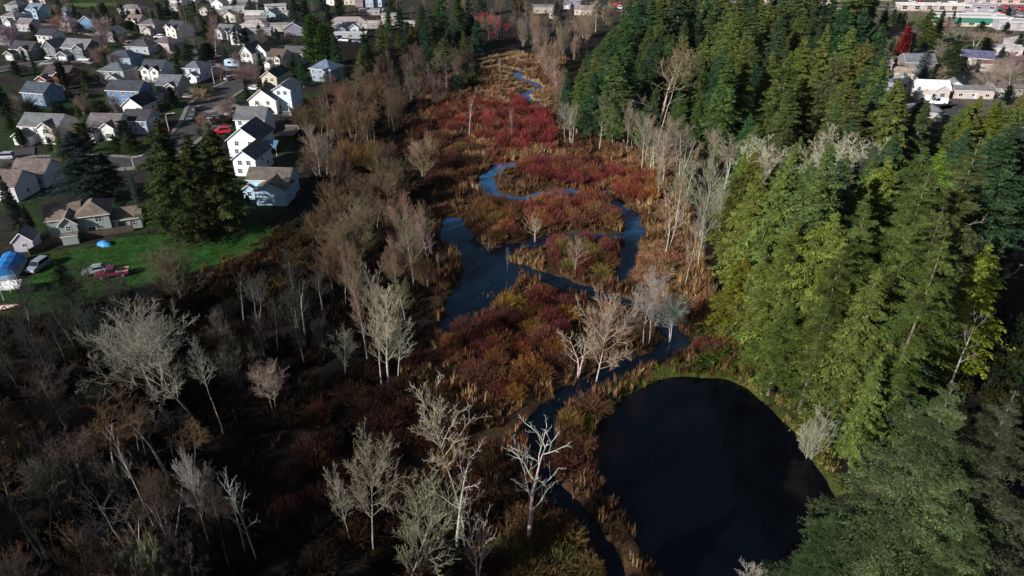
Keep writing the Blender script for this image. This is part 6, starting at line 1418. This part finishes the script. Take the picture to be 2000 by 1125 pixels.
# --- evergreen shrubs and small conifers among the gardens
def garden(x, y, px, py, g):
    if g.random() < .42: plant('fir' if g.random() < .5 else 'columnar', x, y, g.uniform(4, 9), g.uniform(1.5, 2.8), g.choice([(.03, .05, .028), (.045, .065, .03), (.025, .045, .03)]), BK, "small dark garden conifer among the %s houses" % ("left-hand" if px < 1000 else "right-hand"), "conifer", "conifer_tree", rnd=g)
    else: plant('leafbush', x, y, g.uniform(1.4, 3.2), g.uniform(1.2, 2.8), g.choice([(.035, .055, .025), (.06, .075, .03), (.07, .05, .035), (.09, .06, .04)]), label="rounded garden shrub among the %s houses" % ("left-hand" if px < 1000 else "right-hand"), cat="shrub", name="garden_shrub", rnd=g)
scatter([(0, 10), (600, 10), (660, 120), (580, 200), (470, 290), (440, 330), (270, 300), (100, 340), (0, 350)], 8.2, garden, 40, maxn=175, r=.2)
scatter([(1690, 30), (1998, 50), (1998, 215), (1860, 195), (1700, 165)], 10, garden, 41, maxn=40, r=.2)
for i, (a, b, w, h) in enumerate([(448, 398, 1.1, 3), (462, 402, 1.0, 3.4), (476, 404, 1.0, 3.8), (486, 404, .9, 2.8)]):
    x, y = G(a, b); plant('columnar', x, y, h, w, (.02, .035, .02), BK, "clipped black-green hedge conifer beside the blue gable", "conifer", "conifer_tree")
# dark evergreen scrub in the wood above the marsh
def scrub(cols, h0, h1, label, cat="shrub", name="evergreen_shrub"):
    def fn(x, y, px, py, g): plant('leafbush', x, y, g.uniform(h0, h1), g.uniform(1.8, 3.6), g.choice(cols), label=label, cat=cat, name=name, rnd=g)
    return fn
scatter([(740, 85), (900, 120), (960, 150), (880, 190), (760, 190), (700, 140)], 7, scrub([(.03, .05, .03), (.05, .06, .025), (.02, .03, .02)], 3, 6, "dark evergreen thicket bush in the wood above the marsh"), 42, maxn=28)
scatter([(575, 450), (640, 430), (620, 560), (500, 610), (400, 590), (470, 530)], 5, scrub([(.06, .045, .02), (.09, .06, .025), (.04, .035, .02)], 1.2, 2.4, "brown-green bramble thicket at the lawn's right end", name="bramble_bush"), 43, maxn=26)
scatter([(1420, 560), (1440, 680), (1530, 790), (1640, 900), (1680, 950), (1600, 960), (1520, 850), (1430, 740), (1380, 690), (1390, 600)], 3.6, scrub([(.11, .13, .025), (.13, .11, .03), (.08, .1, .025), (.17, .14, .05)], 1.0, 2.4, "green-brown bank bush between the pond and the wood", name="bank_bush"), 44, maxn=48, water=2.8)

scatter([(1800, 640), (1990, 640), (2100, 700), (2100, 900), (1900, 850), (1780, 860)], 4.0, scrub([(.02, .03, .015), (.03, .035, .015), (.02, .022, .015)], 2.5, 6, "black-green bush in the dark gap at the right"), 46, maxn=36)  # near-black bushes added to put the gap's shade into colour
def back_fir(x, y, px, py, g):
    plant('far_fir', x, y, min(g.uniform(10, 17), cap_height(x, y, py - 150)), g.uniform(3.2, 4.6), g.choice([(.035, .065, .04), (.05, .08, .035), (.075, .09, .035), (.03, .055, .035)]), BK, "dark evergreen in the wood above the marsh's upper left", "conifer", "conifer_tree", rnd=g)
scatter([(745, 60), (830, 50), (950, 70), (940, 125), (880, 150), (760, 150), (700, 110)], 9, back_fir, 47, maxn=14)
# --- red and brown willow shrubs of the marsh
RED, DRED, RST, OLV = (.22, .052, .044), (.17, .042, .038), (.26, .1, .045), (.16, .13, .04)
def shrubs(poly, step, cols, h0, h1, label, seed, maxn=60, water=1.7, keep=1):
    def fn(x, y, px, py, g): plant('shrub', x, y, g.uniform(h0, h1), g.uniform(1.7, 2.9), g.choice(cols), label=label, cat="shrub", name="willow_shrub", rnd=g)
    return scatter(poly, step, fn, seed, maxn=maxn, water=water, keep=keep, r=.5)
n1 = [shrubs([(930, 225), (1010, 190), (1080, 230), (1080, 300), (1000, 300), (940, 275)], 4.4, [RED, (.24, .045, .05), DRED], 2, 3.6, "crimson willow thicket in the upper marsh", 50, 60),
 shrubs([(850, 215), (930, 190), (940, 270), (860, 250)], 5.0, [RED, (.16, .05, .04)], 2, 3, "dull red willow thicket left of the crimson ones", 51, 24),
 shrubs([(1015, 318), (1080, 315), (1180, 335), (1190, 365), (1080, 362), (1020, 345)], 3.2, [DRED, (.2, .08, .05), (.2, .05, .045)], 2.2, 3.4, "maroon willow shrub above the stream loop", 52, 30),
 shrubs([(1195, 345), (1290, 350), (1300, 385), (1230, 395), (1200, 375)], 3.3, [RED, RST], 2.2, 3.4, "red willow shrub above the right bank reeds", 53, 18),
 shrubs([(1050, 392), (1130, 388), (1200, 408), (1215, 440), (1140, 448), (1060, 446), (1030, 425)], 3.0, [(.17, .07, .045), (.22, .1, .055), RST, DRED], 2.4, 3.6, "red-brown willow shrub on the upper marsh island", 54, 34),
 shrubs([(1090, 482), (1180, 474), (1215, 490), (1200, 540), (1130, 545), (1060, 520)], 2.8, [OLV, (.12, .07, .03), DRED, (.14, .055, .035)], 1.8, 3.0, "olive and maroon shrub on the lower marsh island", 55, 30),
 shrubs([(925, 400), (1010, 400), (1010, 465), (950, 480), (915, 445)], 3.0, [RST, (.16, .09, .035), (.12, .05, .035)], 1.8, 2.8, "rusty shrub inside the left stream bend", 56, 24),
 shrubs([(860, 640), (1000, 580), (1120, 580), (1120, 760), (1000, 800), (900, 740), (850, 700)], 3.4, [(.15, .06, .03), (.13, .045, .035), (.19, .1, .03), (.1, .035, .03)], 1.6, 3.0, "rust-brown willow clump in the marsh below the dark pool", 57, 66),
 shrubs([(1100, 790), (1160, 800), (1150, 900), (1200, 980), (1270, 1080), (1300, 1150), (1230, 1150), (1150, 990), (1090, 900)], 3.0, [(.15, .06, .04), (.12, .045, .03), (.2, .1, .045)], 1.4, 2.6, "rusty shrub on the strip between stream and pond", 58, 40),
 shrubs([(1180, 735), (1280, 690), (1380, 680), (1420, 640), (1470, 640), (1460, 700), (1340, 700), (1240, 725)], 3.2, [(.14, .06, .035), (.14, .045, .05), (.18, .09, .035)], 1.4, 2.5, "russet shrub behind the pond's top shore", 59, 34),
 shrubs([(640, 760), (820, 700), (900, 800), (1000, 900), (1000, 1150), (600, 1200), (520, 1000), (560, 820)], 4.2, [(.028, .017, .012), (.045, .022, .015), (.022, .015, .012)], 1.5, 2.8, "dim brown thicket shrub on the dark lower slope", 60, 80),  # colours darkened to carry the shade of the lower slope
 shrubs([(990, 1010), (1080, 1000), (1150, 1060), (1180, 1150), (1000, 1180)], 2.8, [(.1, .06, .03), (.13, .08, .035), (.08, .07, .025)], 1.4, 2.4, "brown-green shrub beside the lowest stream bend", 61, 24),
 shrubs([(780, 230), (860, 260), (940, 300), (930, 360), (860, 400), (840, 330), (780, 300)], 4.2, [(.12, .045, .035), (.09, .045, .03), (.14, .08, .04)], 1.6, 2.8, "dull brown shrub left of the upper stream loop", 62, 40),
 shrubs([(640, 285), (720, 285), (740, 320), (660, 330)], 3.2, [(.3, .2, .03), (.26, .16, .03)], 2.5, 4, "golden-yellow willow in the belt beside the houses", 63, 9),
 shrubs([(1060, 110), (1110, 120), (1080, 200), (1060, 170)], 5, [(.28, .17, .11), (.26, .15, .1)], 2.5, 4, "salmon-brown thicket beside the far stream", 64, 14),
 shrubs([(930, 40), (980, 40), (1000, 70), (960, 80), (930, 60)], 6, [(.3, .07, .07), (.2, .05, .06)], 3, 5, "rose-red thicket in the far bare wood", 65, 10),
 shrubs([(300, 600), (620, 500), (640, 620), (520, 800), (300, 840), (0, 840), (0, 680)], 5.5, [(.018, .013, .011), (.025, .016, .012), (.017, .017, .013)], 1.5, 3, "shadowed thicket shrub below the lawn", 66, 70),  # shade below the lawn is put into these near-black stems
 shrubs([(1370, 596), (1425, 585), (1480, 625), (1480, 670), (1400, 655)], 2.6, [(.3, .15, .08), (.26, .12, .07)], 1.2, 1.9, "salmon-orange shrub at the left foot of the near wood", 67, 22),
 shrubs([(1225, 490), (1300, 480), (1320, 530), (1250, 560)], 2.6, [(.32, .2, .11), (.28, .15, .09)], 1.2, 1.9, "peach-coloured shrub patch on the right bank", 68, 16)]
print('shrubs', sum(n1))

# --- reeds, brush and grass that nobody could count
def brush(name, zones, seed, wet_ok=False):
    g = np.random.default_rng(seed); Vs, Ts, n0 = [], [], 0
    for poly, dens, h0, h1, cols, spread in zones:
        pts = np.array([G(*p) for p in poly]); lo, hi = pts.min(0), pts.max(0)
        n = int((hi[0] - lo[0]) * (hi[1] - lo[1]) * dens)
        xy = g.uniform(lo, hi, (n, 2)); px, py = P(xy[:, 0], xy[:, 1], 0 * xy[:, 0])
        xy = xy[inpoly(px, py, poly)]
        cl = vnoise(xy[:, 0], xy[:, 1], 2.2); xy = xy[cl > .36]
        s, p = wet_sd(xy[:, 0], xy[:, 1]); xy = xy[(np.minimum(s, p) > .35)] if not wet_ok else xy[(s < .6) & (vnoise(xy[:, 0], xy[:, 1], 3) > .5)]
        z = ground_z(xy[:, 0], xy[:, 1]); n = len(xy)
        big = vnoise(xy[:, 0] + 300, xy[:, 1], 5.5); big2 = vnoise(xy[:, 0] - 200, xy[:, 1] + 70, 2.0)
        cols = np.array(cols); ci = np.clip(((big * .75 + big2 * .45 - .1 + g.normal(0, .12, n)) * len(cols)).astype(int), 0, len(cols) - 1)
        K = 9
        hh = g.uniform(h0, h1, n) * (.55 + .9 * big2)
        az = g.uniform(0, 6.283, (n, K)); ro = g.uniform(.0, .32, (n, K)) * spread; rt = g.uniform(.15, .75, (n, K)) * spread
        bx = xy[:, 0:1] + np.cos(az) * ro; by = xy[:, 1:2] + np.sin(az) * ro
        tx = xy[:, 0:1] + np.cos(az) * rt; ty = xy[:, 1:2] + np.sin(az) * rt; tz = z[:, None] + hh[:, None] * g.uniform(.5, 1.1, (n, K))
        w = g.uniform(.05, .14, (n, K)) * spread; sa = az + 1.57 + g.normal(0, .5, (n, K))
        a = np.stack([bx - np.cos(sa) * w, by - np.sin(sa) * w, np.repeat(z[:, None] - .1, K, 1)], -1)
        b = np.stack([bx + np.cos(sa) * w, by + np.sin(sa) * w, np.repeat(z[:, None] - .1, K, 1)], -1)
        c = np.stack([tx, ty, tz], -1)
        Vs.append(np.stack([a, b, c], 2).reshape(-1, 3)); t = cols[ci][:, None, :] * g.uniform(.65, 1.4, (n, K, 1))
        Ts.append(np.repeat(t.reshape(-1, 3), 3, 0)); n0 += n
    V = np.concatenate(Vs); T = np.concatenate(Ts)
    me = make_mesh(name, V, [np.arange(len(V)).reshape(-1, 3)], M['reed'], tint=T)
    print(name, n0, 'tufts'); o = struct(name, me, 'stuff'); o.color = (1, 1, 1, 1); return o
brush("marsh_reeds", [
    (MARSH, 2.0, .7, 1.7, [(.045, .024, .017), (.12, .062, .032), (.19, .11, .055), (.14, .062, .038), (.28, .19, .1)], 1.0),
    (MARSH_RED, 1.3, .8, 1.7, [(.22, .05, .04), (.22, .09, .05), (.32, .2, .1)], 1.0),
    (RBANK, 2.0, .7, 1.5, [(.18, .11, .05), (.3, .18, .09), (.4, .26, .13)], 1.0),
    (MEADOW, 1.0, .5, 1.1, [(.3, .2, .11), (.36, .26, .15), (.2, .12, .06)], 1.2),
    ([(975, 480), (1040, 478), (1045, 515), (990, 512)], 2.5, .6, 1.2, [(.26, .2, .08), (.36, .26, .12)], .8),
    (SALMON, 1.6, .5, 1.2, [(.28, .13, .07), (.34, .18, .1)], .9)], 70)
brush("pool_reeds", [
    ([(850, 560), (900, 540), (960, 560), (1010, 545), (1010, 600), (930, 650), (870, 660)], .8, .8, 1.5, [(.1, .06, .035), (.16, .1, .06), (.22, .16, .11)], .5),
    ([(860, 430), (1000, 470), (1000, 520), (880, 520)], .25, .8, 1.4, [(.14, .1, .07), (.24, .2, .16)], .5),
    ([(1040, 760), (1200, 720), (1140, 820), (1100, 980), (1250, 1150), (1150, 1150), (1040, 950)], .8, .8, 1.4, [(.08, .045, .03), (.12, .08, .05)], .5)], 75, wet_ok=True)
brush("bank_grass", [
    (SHORE, 6.0, .3, .8, [(.09, .1, .02), (.14, .15, .03), (.2, .17, .06)], .7),
    ([(1050, 500), (1110, 500), (1220, 560), (1290, 600), (1350, 600), (1330, 560), (1200, 540)], 2.0, .4, .9, [(.08, .08, .02), (.13, .11, .03)], .8),
    ([(1430, 735), (1480, 772), (1540, 828), (1595, 905), (1625, 950), (1640, 930), (1600, 870), (1540, 800), (1480, 745)], 3.0, .4, 1.0, [(.28, .2, .1), (.2, .17, .05)], .7)], 71)
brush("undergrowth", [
    ([(560, 230), (800, 200), (850, 400), (850, 640), (780, 760), (900, 1000), (960, 1300), (-100, 1300), (-100, 640), (300, 590), (540, 470), (640, 420)], 1.5, .5, 1.5, [(.012, .009, .008), (.022, .014, .01), (.035, .02, .013)], 1.4),  # near-black tones stand in for the shade over the lower left
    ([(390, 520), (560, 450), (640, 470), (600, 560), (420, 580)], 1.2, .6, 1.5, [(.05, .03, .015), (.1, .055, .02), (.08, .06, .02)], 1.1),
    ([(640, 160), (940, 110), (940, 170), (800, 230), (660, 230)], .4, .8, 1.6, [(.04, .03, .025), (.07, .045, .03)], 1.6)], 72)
brush("lawn_grass", [(GRASS, 5.0, .12, .28, [(.018, .058, .012), (.03, .082, .016), (.055, .09, .022)], .45)], 73)

mass('far_conifer_wood', 'conifer', PROTO['far_fir'], 'smallest conifers deep in the dense wood and gardens')
mass('bare_thicket', 'bare tree', PROTO['farbare'], 'smallest leafless trees of the thickets')
mass('willow_thicket', 'shrub', [make_shrub(290, 3.2, 2.6, 110, .05)], 'smallest shrubs of the marsh and thickets')
# --- labels: things that still share one get their place in a row
ORD = ["first", "second", "third", "fourth", "fifth", "sixth", "seventh", "eighth", "ninth"]
bpy.context.view_layer.update()
from collections import defaultdict
D = defaultdict(list)
for q in LABELS: D[q[1]].append(q)
for lab, qs in D.items():
    if len(qs) == 1 or qs[0][2] in ("distant parked cars", "shade firs outside the frame"): continue
    pos = [(P(q[0].location.x, q[0].location.y), q) for q in qs]
    for _, q in pos: q[0]['group'] = q[0].get('group') or (q[1][:40])
    if len(qs) <= 9:
        pos.sort(key=lambda t: float(t[0][0]))
        for i, (_, q) in enumerate(pos): q[0]['label'] = "%s, %s from the left" % (lab, ORD[i])
    elif len(qs) <= 81:
        pos.sort(key=lambda t: -float(t[0][1])); rows = math.ceil(len(pos) / 9); k = math.ceil(len(pos) / rows)
        for r_ in range(rows):
            row = sorted(pos[r_ * k:(r_ + 1) * k], key=lambda t: float(t[0][0]))
            for i, (_, q) in enumerate(row): q[0]['label'] = "%s, %s row, %s from left" % (lab, (["nearest"] + ORD[1:])[r_], ORD[i])
for q in LABELS:
    if len(q[0]['label'].split()) > 16: print('LONG', q[0]['label'])
print('objects', len(bpy.data.objects))
